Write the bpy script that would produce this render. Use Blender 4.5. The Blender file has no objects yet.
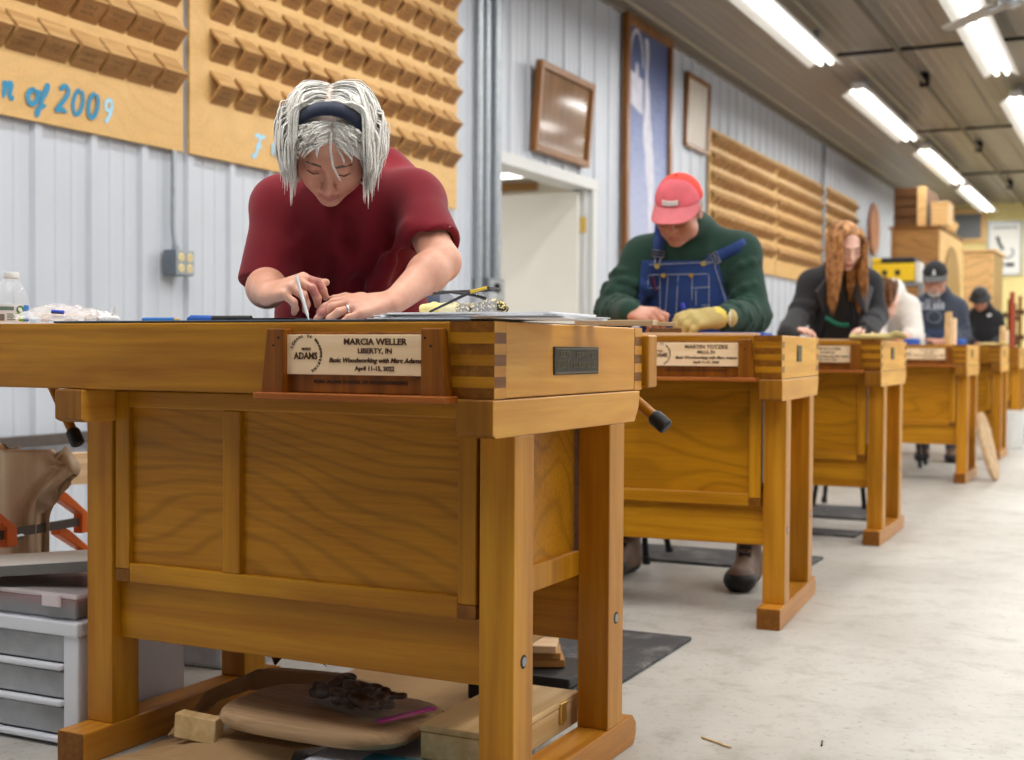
import bpy, bmesh, math, random
import numpy as np
from mathutils import Vector, Matrix, Euler, Quaternion
R = math.radians
PI = math.pi
scene = bpy.context.scene
COL = scene.collection
random.seed(7)

# ------------------------------------------------------------------ camera numbers
F_PX, YAW, PITCH, ROLL, CAM_H = 1310.4, R(25.85), 0.0232, 0.0061, 0.833
_F = Vector((-math.sin(YAW), math.cos(YAW), 0)); _R = Vector((math.cos(YAW), math.sin(YAW), 0)); _U = Vector((0, 0, 1))
_F2 = _F*math.cos(PITCH) - _U*math.sin(PITCH); _U2 = _U*math.cos(PITCH) + _F*math.sin(PITCH)
CF = _F2; CR = _R*math.cos(ROLL) + _U2*math.sin(ROLL); CU = _U2*math.cos(ROLL) - _R*math.sin(ROLL)
CO = Vector((0, 0, CAM_H))


def ray(px, py):
    return CF + CR*((px-512)/F_PX) - CU*((py-380)/F_PX)


def atD(px, py, d):
    return CO + ray(px, py)*d


def onX(px, py, X):
    r = ray(px, py); return CO + r*(X/r.x)


def onY(px, py, Y):
    r = ray(px, py); return CO + r*(Y/r.y)


def onZ(px, py, Z):
    r = ray(px, py); return CO + r*((Z-CAM_H)/r.z)


# ------------------------------------------------------------------ object helpers
def link(name, me, mats=None, parent=None, loc=None, rot=None):
    o = bpy.data.objects.new(name, me)
    COL.objects.link(o)
    if mats is not None and me is not None and len(me.materials) == 0:
        for m in (mats if isinstance(mats, (list, tuple)) else [mats]):
            me.materials.append(m)
    if parent is not None:
        o.parent = parent
    if loc is not None:
        o.location = loc
    if rot is not None:
        o.rotation_euler = rot
    return o


def tag(o, label=None, cat=None, group=None, kind=None):
    if label: o['label'] = label
    if cat: o['category'] = cat
    if group: o['group'] = group
    if kind: o['kind'] = kind
    return o


def thing(name, label, cat, loc=(0, 0, 0), rotz=0.0, group=None, rot=None):
    o = bpy.data.objects.new(name, None)
    COL.objects.link(o)
    o.empty_display_size = .05
    o.location = loc
    o.rotation_euler = rot if rot is not None else (0, 0, rotz)
    return tag(o, label, cat, group)


def children(o):
    return [c for c in bpy.data.objects if c.parent is o]


def copy_tree(o, parent=None):
    c = o.copy(); COL.objects.link(c)
    if parent is not None: c.parent = parent
    for ch in children(o):
        copy_tree(ch, c)
    return c


def bevel(o, w=.003, seg=2, ang=35):
    m = o.modifiers.new('bevel', 'BEVEL'); m.width = w; m.segments = seg
    m.limit_method = 'ANGLE'; m.angle_limit = R(ang); m.harden_normals = False
    return o


def smooth(me, ang=None):
    n = len(me.polygons)
    me.polygons.foreach_set('use_smooth', np.ones(n, dtype=bool))
    if ang is not None:
        try:
            me.set_sharp_from_angle(angle=R(ang))
        except Exception:
            pass
    me.update()
    return me


class MB:
    """collects simple shapes into one mesh"""
    def __init__(s):
        s.v = []; s.f = []; s.mi = []

    def add(s, vs, fs, mi=0):
        b = len(s.v); s.v.extend([tuple(v) for v in vs])
        for f in fs:
            s.f.append(tuple(b+i for i in f)); s.mi.append(mi)
        return s

    def box(s, x0, x1, y0, y1, z0, z1, mi=0, M=None):
        vs = [Vector((x, y, z)) for z in (z0, z1) for y in (y0, y1) for x in (x0, x1)]
        if M is not None: vs = [M @ v for v in vs]
        return s.add(vs, [(0, 2, 3, 1), (4, 5, 7, 6), (0, 1, 5, 4), (2, 6, 7, 3), (0, 4, 6, 2), (1, 3, 7, 5)], mi)

    def prism(s, poly, axis, a, b, mi=0, M=None):
        """poly: 2D points; extruded along axis ('x','y','z') from a to b"""
        def mk(p, t):
            if axis == 'x': return Vector((t, p[0], p[1]))
            if axis == 'y': return Vector((p[0], t, p[1]))
            return Vector((p[0], p[1], t))
        n = len(poly)
        vs = [mk(p, a) for p in poly] + [mk(p, b) for p in poly]
        if M is not None: vs = [M @ v for v in vs]
        fs = [tuple(range(n))[::-1], tuple(range(n, 2*n))] + [(i, (i+1) % n, n+(i+1) % n, n+i) for i in range(n)]
        return s.add(vs, fs, mi)

    def tube(s, pts, rad, seg=10, mi=0, cap=True, flat=1.0, up=None):
        pts = [Vector(p) for p in pts]
        n = len(pts)
        rads = rad if isinstance(rad, (list, tuple)) else [rad]*n
        rings = []
        prev = None
        for i, p in enumerate(pts):
            t = (pts[min(i+1, n-1)] - pts[max(i-1, 0)])
            if t.length < 1e-9: t = Vector((0, 0, 1))
            t.normalize()
            if prev is None:
                a = Vector(up) if up is not None else (Vector((0, 0, 1)) if abs(t.z) < .9 else Vector((1, 0, 0)))
            else:
                a = prev
            x = a - t*a.dot(t)
            if x.length < 1e-6: x = t.orthogonal()
            x.normalize(); y = t.cross(x); prev = x
            rings.append([p + x*(math.cos(2*PI*k/seg)*rads[i]) + y*(math.sin(2*PI*k/seg)*rads[i]*flat) for k in range(seg)])
        vs = [v for r in rings for v in r]
        fs = [(i*seg+k, i*seg+(k+1) % seg, (i+1)*seg+(k+1) % seg, (i+1)*seg+k) for i in range(n-1) for k in range(seg)]
        if cap:
            fs += [tuple(range(seg))[::-1], tuple((n-1)*seg+k for k in range(seg))]
        return s.add(vs, fs, mi)

    def lathe(s, prof, seg=24, mi=0, M=None, cap=True):
        """prof: (r,z) list around z"""
        vs = [Vector((r*math.cos(2*PI*k/seg), r*math.sin(2*PI*k/seg), z)) for r, z in prof for k in range(seg)]
        if M is not None: vs = [M @ v for v in vs]
        n = len(prof)
        fs = [(i*seg+k, i*seg+(k+1) % seg, (i+1)*seg+(k+1) % seg, (i+1)*seg+k) for i in range(n-1) for k in range(seg)]
        if cap:
            fs += [tuple(range(seg))[::-1], tuple((n-1)*seg+k for k in range(seg))]
        return s.add(vs, fs, mi)

    def grid(s, fn, nu, nv, mi=0, close=False):
        vs = [fn(i/nu, j/nv) for j in range(nv+1) for i in range(nu+1)]
        fs = [(j*(nu+1)+i, j*(nu+1)+i+1, (j+1)*(nu+1)+i+1, (j+1)*(nu+1)+i) for j in range(nv) for i in range(nu)]
        return s.add(vs, fs, mi)

    def ends(s, name, *which):
        """a prism whose listed side faces (the ones cut across the grain) take the second material"""
        for w in which: s.mi[2+w] = 1
        return s.mesh(name)

    def mesh(s, name, sm=None):
        me = bpy.data.meshes.new(name)
        me.from_pydata(s.v, [], s.f)
        if any(s.mi): me.polygons.foreach_set('material_index', s.mi)
        me.validate()
        me.update()
        if sm is not None: smooth(me, sm)
        return me

    def build(s, name, mats, parent=None, sm=None, loc=None, rot=None, bev=None, bseg=2):
        o = link(name, s.mesh(name, sm), mats, parent, loc, rot)
        if bev: bevel(o, bev, bseg)
        return o


def solidify(o, t, off=-1):
    m = o.modifiers.new('solid', 'SOLIDIFY'); m.thickness = t; m.offset = off
    return o


def subsurf(o, n=1):
    m = o.modifiers.new('sub', 'SUBSURF'); m.levels = n; m.render_levels = n
    return o


# ------------------------------------------------------------------ lettering
def text_mesh(name, lines, mat, parent=None, M=None, depth=.0006):
    """lines: (string, size, x, y, align, shear, squeeze); flat letters in the xy plane of M"""
    vs = []; fs = []
    for (t, size, x, y, al, sh, sq) in lines:
        c = bpy.data.curves.new('lettering', 'FONT')
        c.body = t; c.size = size; c.align_x = al; c.shear = sh; c.extrude = depth; c.resolution_u = 2; c.offset = size*.022
        o = bpy.data.objects.new('lettering', c); COL.objects.link(o)
        bpy.context.view_layer.update()
        me = bpy.data.meshes.new_from_object(o.evaluated_get(bpy.context.evaluated_depsgraph_get()))
        b = len(vs)
        vs += [Vector((v.co.x*sq+x, v.co.y+y, v.co.z)) for v in me.vertices]
        fs += [tuple(b+i for i in p.vertices) for p in me.polygons]
        bpy.data.objects.remove(o); bpy.data.meshes.remove(me); bpy.data.curves.remove(c)
    if M is not None: vs = [M @ v for v in vs]
    me = bpy.data.meshes.new(name); me.from_pydata(vs, [], fs); me.update()
    return link(name, me, mat, parent)


def arc_text(t, size, cx, cy, r, a0, a1):
    """letters one by one around an arc -> list of (char, size, x, y, angle)"""
    out = []
    n = len(t)
    for i, ch in enumerate(t):
        a = a0 + (a1-a0)*i/(n-1)
        out.append((ch, size, cx+r*math.cos(a), cy+r*math.sin(a), a-PI/2))
    return out


def arc_text_geo(items):
    vs = []; fs = []
    for ch, size, x, y, a in items:
        if ch == ' ': continue
        c = bpy.data.curves.new('lettering', 'FONT'); c.body = ch; c.size = size; c.align_x = 'CENTER'; c.extrude = .0006; c.resolution_u = 1; c.offset = size*.03
        o = bpy.data.objects.new('lettering', c); COL.objects.link(o); bpy.context.view_layer.update()
        me = bpy.data.meshes.new_from_object(o.evaluated_get(bpy.context.evaluated_depsgraph_get()))
        Mt = Matrix.Translation((x, y, 0)) @ Matrix.Rotation(a, 4, 'Z')
        b = len(vs); vs += [Mt @ v.co for v in me.vertices]; fs += [tuple(b+i for i in p.vertices) for p in me.polygons]
        bpy.data.objects.remove(o); bpy.data.meshes.remove(me); bpy.data.curves.remove(c)
    return vs, fs


# ------------------------------------------------------------------ distance-field sculpting
class SDF:
    def __init__(s, lo, hi, vox):
        s.lo = np.array(lo, dtype=np.float32); s.vox = vox
        s.n = np.ceil((np.array(hi)-np.array(lo))/vox).astype(int)+1
        s.f = np.full(tuple(s.n), .5, dtype=np.float32)
        s.ax = [(s.lo[i]+np.arange(s.n[i])*vox).astype(np.float32) for i in range(3)]

    def like(s):
        q = SDF.__new__(SDF); q.lo, q.vox, q.n, q.ax = s.lo, s.vox, s.n, s.ax; q.f = s.f.copy(); return q

    def _reg(s, lo, hi):
        a = np.clip(np.floor((np.array(lo)-s.lo)/s.vox).astype(int), 0, s.n)
        b = np.clip(np.ceil((np.array(hi)-s.lo)/s.vox).astype(int)+1, 0, s.n)
        if np.any(b <= a): return None, None
        sl = tuple(slice(a[i], b[i]) for i in range(3))
        P = (s.ax[0][sl[0]][:, None, None], s.ax[1][sl[1]][None, :, None], s.ax[2][sl[2]][None, None, :])
        return sl, P

    def _mix(s, sl, d, k, op):
        a = s.f[sl]
        if op == 'sub':
            d = -d
            if k > 0:
                h = np.maximum(k-np.abs(a-d), 0)/k; s.f[sl] = np.maximum(a, d)+h*h*k*.25
            else: s.f[sl] = np.maximum(a, d)
        else:
            if k > 0:
                h = np.maximum(k-np.abs(a-d), 0)/k; s.f[sl] = np.minimum(a, d)-h*h*k*.25
            else: s.f[sl] = np.minimum(a, d)

    def cap(s, a, b, ra, rb=None, k=.01, op='add', squash=None):
        """tapered capsule; squash=(axis vector, factor) flattens the section along an axis"""
        rb = ra if rb is None else rb
        a = np.array(a, dtype=np.float32); b = np.array(b, dtype=np.float32)
        m = max(ra, rb)+k+3*s.vox+.01
        sl, P = s._reg(np.minimum(a, b)-m, np.maximum(a, b)+m)
        if sl is None: return s
        ab = b-a; L = float(ab @ ab)+1e-12
        px, py, pz = P[0]-a[0], P[1]-a[1], P[2]-a[2]
        t = np.clip((px*ab[0]+py*ab[1]+pz*ab[2])/L, 0, 1)
        dx, dy, dz = px-t*ab[0], py-t*ab[1], pz-t*ab[2]
        if squash is not None:
            w = np.array(squash[0], dtype=np.float32); w = w/np.linalg.norm(w); q = 1/squash[1]-1
            dd = dx*w[0]+dy*w[1]+dz*w[2]
            dx, dy, dz = dx+w[0]*dd*q, dy+w[1]*dd*q, dz+w[2]*dd*q
        d = np.sqrt(dx*dx+dy*dy+dz*dz)-(ra+(rb-ra)*t)
        s._mix(sl, d.astype(np.float32), k, op)
        return s

    def path(s, pts, rads, k=.01, op='add', squash=None):
        for i in range(len(pts)-1):
            s.cap(pts[i], pts[i+1], rads[i], rads[i+1], k, op, squash)
        return s

    def ell(s, c, r, rot=None, k=.01, op='add'):
        """rot: 3x3 whose columns are the ellipsoid's axes"""
        c = np.array(c, dtype=np.float32); r = np.array(r, dtype=np.float32)
        m = float(max(r))+k+3*s.vox+.01
        sl, P = s._reg(c-m, c+m)
        if sl is None: return s
        p = [P[0]-c[0], P[1]-c[1], P[2]-c[2]]
        if rot is not None:
            A = np.array(rot, dtype=np.float32)
            p = [p[0]*A[0, i]+p[1]*A[1, i]+p[2]*A[2, i] for i in range(3)]
        k0 = np.sqrt((p[0]/r[0])**2+(p[1]/r[1])**2+(p[2]/r[2])**2)+1e-9
        k1 = np.sqrt((p[0]/r[0]**2)**2+(p[1]/r[1]**2)**2+(p[2]/r[2]**2)**2)+1e-9
        d = k0*(k0-1)/k1
        s._mix(sl, d.astype(np.float32), k, op)
        return s

    def cut(s, p, n, k=0.0):
        """keep the side the normal n points away from"""
        n = np.array(n, dtype=np.float32); n = n/np.linalg.norm(n)
        d = ((s.ax[0]-p[0])*n[0])[:, None, None]+((s.ax[1]-p[1])*n[1])[None, :, None]+((s.ax[2]-p[2])*n[2])[None, None, :]
        if k > 0:
            h = np.maximum(k-np.abs(s.f-d), 0)/k; s.f = (np.maximum(s.f, d)+h*h*k*.25).astype(np.float32)
        else: s.f = np.maximum(s.f, d).astype(np.float32)
        return s

    def arrays(s):
        f = s.f
        ins = f < 0
        c = [(i, j, k) for i in (0, 1) for j in (0, 1) for k in (0, 1)]
        N = np.array(f.shape)-1
        cnt = np.zeros(tuple(N), dtype=np.int8)
        for (i, j, k) in c:
            cnt += ins[i:i+N[0], j:j+N[1], k:k+N[2]]
        act = (cnt > 0) & (cnt < 8)
        idx = np.full(tuple(N), -1, dtype=np.int64)
        cells = np.argwhere(act)
        idx[act] = np.arange(len(cells))
        acc = np.zeros((len(cells), 3)); num = np.zeros(len(cells))
        x, y, z = cells.T
        vals = {q: f[x+q[0], y+q[1], z+q[2]].astype(np.float64) for q in c}
        for q in c:
            for a in range(3):
                if q[a]: continue
                q2 = list(q); q2[a] = 1; q2 = tuple(q2)
                va, vb = vals[q], vals[q2]
                cr = (va < 0) != (vb < 0)
                t = np.where(cr, va/np.where(cr, va-vb, 1), 0)
                pt = np.array(q, dtype=float)[None, :].repeat(len(cells), 0); pt[:, a] += t
                acc += pt*cr[:, None]; num += cr
        V = (cells+acc/num[:, None])*s.vox+s.lo
        quads = []
        for a in range(3):
            b, d = (a+1) % 3, (a+2) % 3
            sl0 = [slice(None)]*3; sl1 = [slice(None)]*3
            sl0[a] = slice(0, -1); sl1[a] = slice(1, None)
            i0, i1 = ins[tuple(sl0)], ins[tuple(sl1)]
            for flip, mask in ((False, i0 & ~i1), (True, ~i0 & i1)):
                e = np.argwhere(mask)
                ok = (e[:, b] > 0) & (e[:, d] > 0) & (e[:, b] < N[b]) & (e[:, d] < N[d])
                e = e[ok]
                def at(ob, od):
                    g = e.copy(); g[:, b] += ob; g[:, d] += od
                    return idx[g[:, 0], g[:, 1], g[:, 2]]
                q = np.stack([at(-1, -1), at(0, -1), at(0, 0), at(-1, 0)], 1)
                quads.append(q[:, ::-1] if flip else q)
        Q = np.concatenate(quads)
        Q = Q[(Q >= 0).all(1)]
        return V, Q

    def build(s, name, mats, parent=None, matfn=None, relax=1):
        V, Q = s.arrays()
        for _ in range(relax):            # light smoothing to take the voxel steps off
            acc = np.zeros_like(V); num = np.zeros(len(V))
            for i in range(4):
                a, b = Q[:, i], Q[:, (i+1) % 4]
                np.add.at(acc, a, V[b]); np.add.at(num, a, 1)
                np.add.at(acc, b, V[a]); np.add.at(num, b, 1)
            V = V*.5+acc/np.maximum(num, 1)[:, None]*.5
        me = mesh_np(name, V, Q)
        if matfn is not None:
            C = V[Q].mean(1)
            me.polygons.foreach_set('material_index', matfn(C).astype(np.int32))
        smooth(me)
        return link(name, me, mats, parent)


def mesh_np(name, V, Q):
    me = bpy.data.meshes.new(name)
    nq, w = Q.shape
    me.vertices.add(len(V)); me.vertices.foreach_set('co', V.astype(np.float32).ravel())
    me.loops.add(nq*w); me.loops.foreach_set('vertex_index', Q.astype(np.int32).ravel())
    me.polygons.add(nq)
    me.polygons.foreach_set('loop_start', (np.arange(nq)*w).astype(np.int32))
    try: me.polygons.foreach_set('loop_total', np.full(nq, w, dtype=np.int32))
    except Exception: pass
    me.update(calc_edges=True); me.validate()
    return me
# ------------------------------------------------------------------ materials
def lin(c):
    """sRGB 0-255 -> linear rgba"""
    return tuple(((x/255)/12.92 if x/255 <= .04045 else ((x/255+.055)/1.055)**2.4) for x in c)+(1,)


class NT:
    def __init__(s, name):
        s.m = bpy.data.materials.new(name); s.m.use_nodes = True
        s.t = s.m.node_tree; s.n = s.t.nodes; s.bs = s.n['Principled BSDF']

    def node(s, typ, **kw):
        n = s.n.new(typ)
        for k, v in kw.items():
            if k.startswith('_'): n.inputs[int(k[1:])].default_value = v
            else: setattr(n, k, v)
        return n

    def set(s, **kw):
        for k, v in kw.items():
            s.bs.inputs[k.replace('_', ' ')].default_value = v

    def link(s, a, b): s.t.links.new(a, b)

    def coords(s, scale=(1, 1, 1), out='Object', rnd=0.0):
        tc = s.node('ShaderNodeTexCoord'); mp = s.node('ShaderNodeMapping')
        mp.inputs['Scale'].default_value = scale
        s.link(tc.outputs[out], mp.inputs['Vector'])
        if rnd:
            oi = s.node('ShaderNodeObjectInfo'); mu = s.node('ShaderNodeVectorMath', operation='SCALE')
            cb = s.node('ShaderNodeCombineXYZ')
            for i, w in enumerate((13.1, 7.7, 9.3)):
                ml = s.node('ShaderNodeMath', operation='MULTIPLY'); ml.inputs[1].default_value = w
                s.link(oi.outputs['Random'], ml.inputs[0]); s.link(ml.outputs[0], cb.inputs[i])
            s.link(cb.outputs[0], mp.inputs['Location'])
        return mp.outputs['Vector']

    def noise(s, vec, scale=5, detail=4, rough=.5, dist=0.0):
        n = s.node('ShaderNodeTexNoise')
        n.inputs['Scale'].default_value = scale; n.inputs['Detail'].default_value = detail
        n.inputs['Roughness'].default_value = rough; n.inputs['Distortion'].default_value = dist
        s.link(vec, n.inputs['Vector']); return n.outputs['Fac']

    def ramp(s, fac, stops):
        r = s.node('ShaderNodeValToRGB'); e = r.color_ramp.elements
        while len(e) < len(stops): e.new(.5)
        for el, (p, c) in zip(e, stops): el.position = p; el.color = c if len(c) == 4 else tuple(c)+(1,)
        s.link(fac, r.inputs['Fac']); return r.outputs['Color']

    def mix(s, a, b, fac, blend='MIX'):
        m = s.node('ShaderNodeMix', data_type='RGBA', blend_type=blend)
        for i, v in ((0, fac), (6, a), (7, b)):
            if hasattr(v, 'is_output') or hasattr(v, 'links'): s.link(v, m.inputs[i])
            else: m.inputs[i].default_value = v
        return m.outputs[2]

    def bump(s, h, strength=.2, dist=.002):
        b = s.node('ShaderNodeBump'); b.inputs['Strength'].default_value = strength; b.inputs['Distance'].default_value = dist
        s.link(h, b.inputs['Height']); s.link(b.outputs['Normal'], s.bs.inputs['Normal'])

    def color(s, c): s.link(c, s.bs.inputs['Base Color'])


def plain(name, c, rough=.5, metal=0.0, emit=None, estr=0.0, noise=0.0, nscale=30, bump=0.0, bscale=200, sheen=0.0, coat=0.0):
    t = NT(name); t.set(Roughness=rough, Metallic=metal)
    if noise:
        v = t.coords(rnd=1)
        f = t.noise(v, nscale, 4, .6)
        c0 = lin(c); d = tuple(max(0, x*(1-noise)) for x in c0[:3])+(1,); l = tuple(min(1, x*(1+noise)) for x in c0[:3])+(1,)
        t.color(t.ramp(f, [(.3, d), (.7, l)]))
    else:
        t.bs.inputs['Base Color'].default_value = lin(c)
    if bump:
        t.bump(t.noise(t.coords(), bscale, 3, .6), bump, .002)
    if emit: t.set(Emission_Color=lin(emit), Emission_Strength=estr)
    if sheen: t.bs.inputs['Sheen Weight'].default_value = sheen
    if coat: t.bs.inputs['Coat Weight'].default_value = coat; t.bs.inputs['Coat Roughness'].default_value = .15
    return t.m


def wood(name, c1, c2, axis='X', fine=1.0, rough=.38, coat=.25, blot=.35, c3=None):
    """straight grained board; grain runs along axis"""
    t = NT(name)
    ln, ac = 1.6, 42*fine
    sc = {'X': (ln, ac, ac), 'Y': (ac, ln, ac), 'Z': (ac, ac, ln)}[axis]
    v = t.coords(sc, rnd=1)
    g = t.noise(v, 1.0, 6, .6, .35)
    bl = {'X': (1.1, 7, 7), 'Y': (7, 1.1, 7), 'Z': (7, 7, 1.1)}[axis]
    b = t.noise(t.coords(bl, rnd=1), 1.3, 3, .5, .8)
    col = t.ramp(g, [(.36, lin(c1)), (.64, lin(c2))])
    dk = lin(c3) if c3 else tuple(x*.62 for x in lin(c1)[:3])+(1,)
    m = t.ramp(b, [(.40, (0, 0, 0, 1)), (.66, (blot, blot, blot, 1))])
    col = t.mix(col, dk, m)
    t.color(col); t.set(Roughness=rough)
    t.bs.inputs['Specular IOR Level'].default_value = .28
    t.bs.inputs['Coat Weight'].default_value = coat; t.bs.inputs['Coat Roughness'].default_value = .2
    t.bump(g, .12, .001)
    return t.m


def plywood(name, c1, c2, scale=1.0, rough=.36, coat=.3, up='Z', depth=.30):
    """rotary cut veneer with wandering cathedral lines running along x"""
    t = NT(name)
    n1 = t.noise(t.coords((1.1*scale, 3*scale, 2.3*scale), rnd=1), 1.0, 2, .45, .2)
    sx = t.node('ShaderNodeSeparateXYZ'); t.link(t.coords((1, 1, 1)), sx.inputs[0])
    mz = t.node('ShaderNodeMath', operation='MULTIPLY'); mz.inputs[1].default_value = 150*scale; t.link(sx.outputs[2], mz.inputs[0])
    mp = t.node('ShaderNodeMath', operation='MULTIPLY_ADD'); mp.inputs[1].default_value = 95
    t.link(n1, mp.inputs[0]); t.link(mz.outputs[0], mp.inputs[2])
    sn = t.node('ShaderNodeMath', operation='SINE'); t.link(mp.outputs[0], sn.inputs[0])
    line = t.ramp(sn.outputs[0], [(.0, (0, 0, 0, 1)), (.55, (.25, .25, .25, 1)), (.95, (1, 1, 1, 1))])
    fn = t.noise(t.coords((3, 70, 70), rnd=1), 1.4, 5, .65)
    bl = t.noise(t.coords((2.2, 3, 5), rnd=1), 1.2, 3, .5)
    base = t.mix(t.ramp(fn, [(.3, lin(c1)), (.7, lin(c2))]), lin(c2), t.ramp(bl, [(.4, (0, 0, 0, 1)), (.7, (.6, .6, .6, 1))]))
    fac = t.node('ShaderNodeMath', operation='MULTIPLY'); fac.inputs[1].default_value = depth; t.link(line, fac.inputs[0])
    t.color(t.mix(base, tuple(x*.45 for x in lin(c1)[:3])+(1,), fac.outputs[0]))
    t.set(Roughness=rough)
    t.bs.inputs['Specular IOR Level'].default_value = .28
    t.bs.inputs['Coat Weight'].default_value = coat; t.bs.inputs['Coat Roughness'].default_value = .2
    return t.m


def cloth(name, c, var=.18, rough=.9, sheen=.25, bscale=900, fold=6):
    t = NT(name); t.set(Roughness=rough)
    f = t.noise(t.coords(), fold, 3, .5)
    c0 = lin(c)
    t.color(t.ramp(f, [(.3, tuple(x*(1-var) for x in c0[:3])+(1,)), (.7, tuple(min(1, x*(1+var)) for x in c0[:3])+(1,))]))
    t.bs.inputs['Sheen Weight'].default_value = sheen; t.bs.inputs['Sheen Roughness'].default_value = .5
    t.bump(t.noise(t.coords(), bscale, 2, .6), .25, .001)
    return t.m


def skin(name, c, c2):
    t = NT(name); t.set(Roughness=.48)
    f = t.noise(t.coords(), 16, 3, .55); g = t.noise(t.coords(), 140, 3, .6)
    a = t.ramp(f, [(.35, lin(c)), (.68, lin(c2))])
    sp = t.ramp(g, [(.60, (0, 0, 0, 1)), (.74, (.4, .4, .4, 1))])
    t.color(t.mix(a, tuple(x*.62 for x in lin(c2)[:3])+(1,), sp))
    t.bs.inputs['Subsurface Weight'].default_value = .12
    t.bs.inputs['Subsurface Radius'].default_value = (.012, .005, .003)
    t.bump(g, .12, .001)
    return t.m


def glass(name, tint=(1, 1, 1, 1), rough=.02, alpha=.25, ior=1.45):
    t = NT(name); t.set(Roughness=rough, Alpha=alpha, IOR=ior)
    t.bs.inputs['Base Color'].default_value = tint
    t.bs.inputs['Specular IOR Level'].default_value = .6
    return t.m


M = {}
# maker's tables: amber finished maple and birch
M['apron'] = wood('amber maple long grain', (158, 102, 10), (198, 138, 28), 'X', .8, coat=.08, blot=.6, c3=(122, 70, 2))
M['end'] = wood('pale amber maple', (212, 146, 48), (234, 176, 76), 'Y', .7, coat=.08, blot=.5, c3=(184, 114, 24))
M['leg'] = wood('amber maple upright', (176, 114, 16), (204, 142, 34), 'Z', .9, coat=.08, blot=.45, c3=(140, 82, 6))
M['leg_y'] = wood('amber maple foot', (178, 112, 28), (206, 142, 48), 'Y', .9, coat=.08, blot=.4)
M['frame_x'] = wood('amber birch rail', (170, 110, 10), (200, 140, 24), 'X', .9, coat=.08, blot=.4, c3=(136, 80, 4))
M['frame_z'] = wood('amber birch stile', (170, 110, 10), (200, 140, 24), 'Z', .9, coat=.08, blot=.4, c3=(136, 80, 4))
M['panel'] = plywood('amber birch veneer', (160, 102, 6), (192, 130, 16), coat=.08, depth=.32)
M['endgrain'] = wood('dark end grain', (114, 66, 10), (142, 88, 20), 'Y', 1.6, coat=.05, blot=.3)
M['walnut'] = wood('reddish brown walnut', (112, 60, 8), (148, 88, 18), 'Z', 1.1, coat=.08, blot=.4)
M['walnut_x'] = wood('reddish brown walnut ledge', (154, 82, 26), (186, 110, 46), 'X', 1.1, coat=.08, blot=.3)
M['plate'] = wood('pale maple name plate', (236, 202, 160), (246, 218, 180), 'X', 1.0, coat=.0, blot=.12, c3=(222, 184, 136))
M['burn'] = plain('burnt lettering', (70, 38, 10), .8)
M['pale'] = wood('pale raw ash', (190, 156, 118), (222, 192, 154), 'X', .9, rough=.6, coat=0, blot=.35, c3=(160, 122, 86))
M['pale_z'] = wood('pale raw cherry', (216, 186, 150), (240, 216, 184), 'Z', .7, rough=.6, coat=0, blot=.3, c3=(176, 138, 102))
M['pine'] = wood('pine offcut', (206, 168, 112), (230, 198, 148), 'Y', .8, rough=.6, coat=0, blot=.3)
M['ply_board'] = plywood('display board plywood', (208, 164, 100), (224, 184, 122), .4, .5, .05, depth=.08)
M['block'] = wood('oak joint sample', (186, 144, 90), (214, 174, 120), 'Y', 1.0, rough=.55, coat=0, blot=.4, c3=(150, 104, 56))
M['black'] = plain('black rubber', (22, 22, 24), .55, noise=.2)
M['blackmetal'] = plain('black metal', (26, 26, 28), .4, metal=.6)
M['steel'] = plain('dull steel', (150, 152, 156), .35, metal=.9)
M['galv'] = plain('galvanised conduit', (168, 174, 180), .38, metal=.75, noise=.12)
M['greybox'] = plain('grey cast box', (112, 120, 130), .5, metal=.3, noise=.1)
M['white'] = plain('white paint', (228, 228, 226), .5, noise=.04)
M['paper'] = plain('white paper', (242, 243, 248), .8, noise=.03)
M['bronze'] = plain('dark bronze plate', (54, 48, 36), .45, metal=.6, noise=.3, nscale=60)
M['bronze_hi'] = plain('worn bronze lettering', (112, 104, 80), .45, metal=.5)
M['tube'] = plain('lit tube', (255, 255, 255), .5, emit=(255, 252, 244), estr=9.0)
M['brass'] = plain('brass', (214, 182, 96), .35, metal=.8)
# ------------------------------------------------------------------ the setting
EXPOSURE = -1.06
WX = -3.9            # left wall
CEIL = 3.62
BACK = 26.0
M['wall'] = plain('pale blue grey ribbed steel', (199, 205, 215), .42, noise=.03, nscale=3)
M['ceil'] = plain('dull ceiling steel', (132, 123, 113), .4, noise=.06, nscale=2)
M['yellow'] = plain('pale yellow paint', (232, 214, 146), .6, noise=.05, nscale=2)
M['beige'] = plain('beige paint', (214, 206, 192), .7)
M['doorpaint'] = plain('white door paint', (228, 226, 220), .5, noise=.02, nscale=2)
M['trimpaint'] = plain('off white trim', (214, 216, 216), .5)

t = NT('polished concrete')
v = t.coords((1, 1, 1))
a = t.noise(v, .9, 5, .6, .4); b = t.noise(v, 7, 6, .7, .2); c = t.noise(v, 45, 4, .7)
col = t.ramp(a, [(.3, lin((164, 160, 152))), (.5, lin((182, 179, 173))), (.7, lin((197, 195, 189)))])
sp = t.ramp(b, [(.32, (.5, .5, .5, 1)), (.50, (0, 0, 0, 1))])
col = t.mix(col, lin((138, 132, 122)), sp)
sp2 = t.ramp(c, [(.30, (.6, .6, .6, 1)), (.43, (0, 0, 0, 1))])
col = t.mix(col, lin((120, 110, 96)), sp2)
t.color(col); t.set(Roughness=.42)
t.bs.inputs['Specular IOR Level'].default_value = .4
t.bump(c, .08, .002)
M['floor'] = t.m


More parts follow.
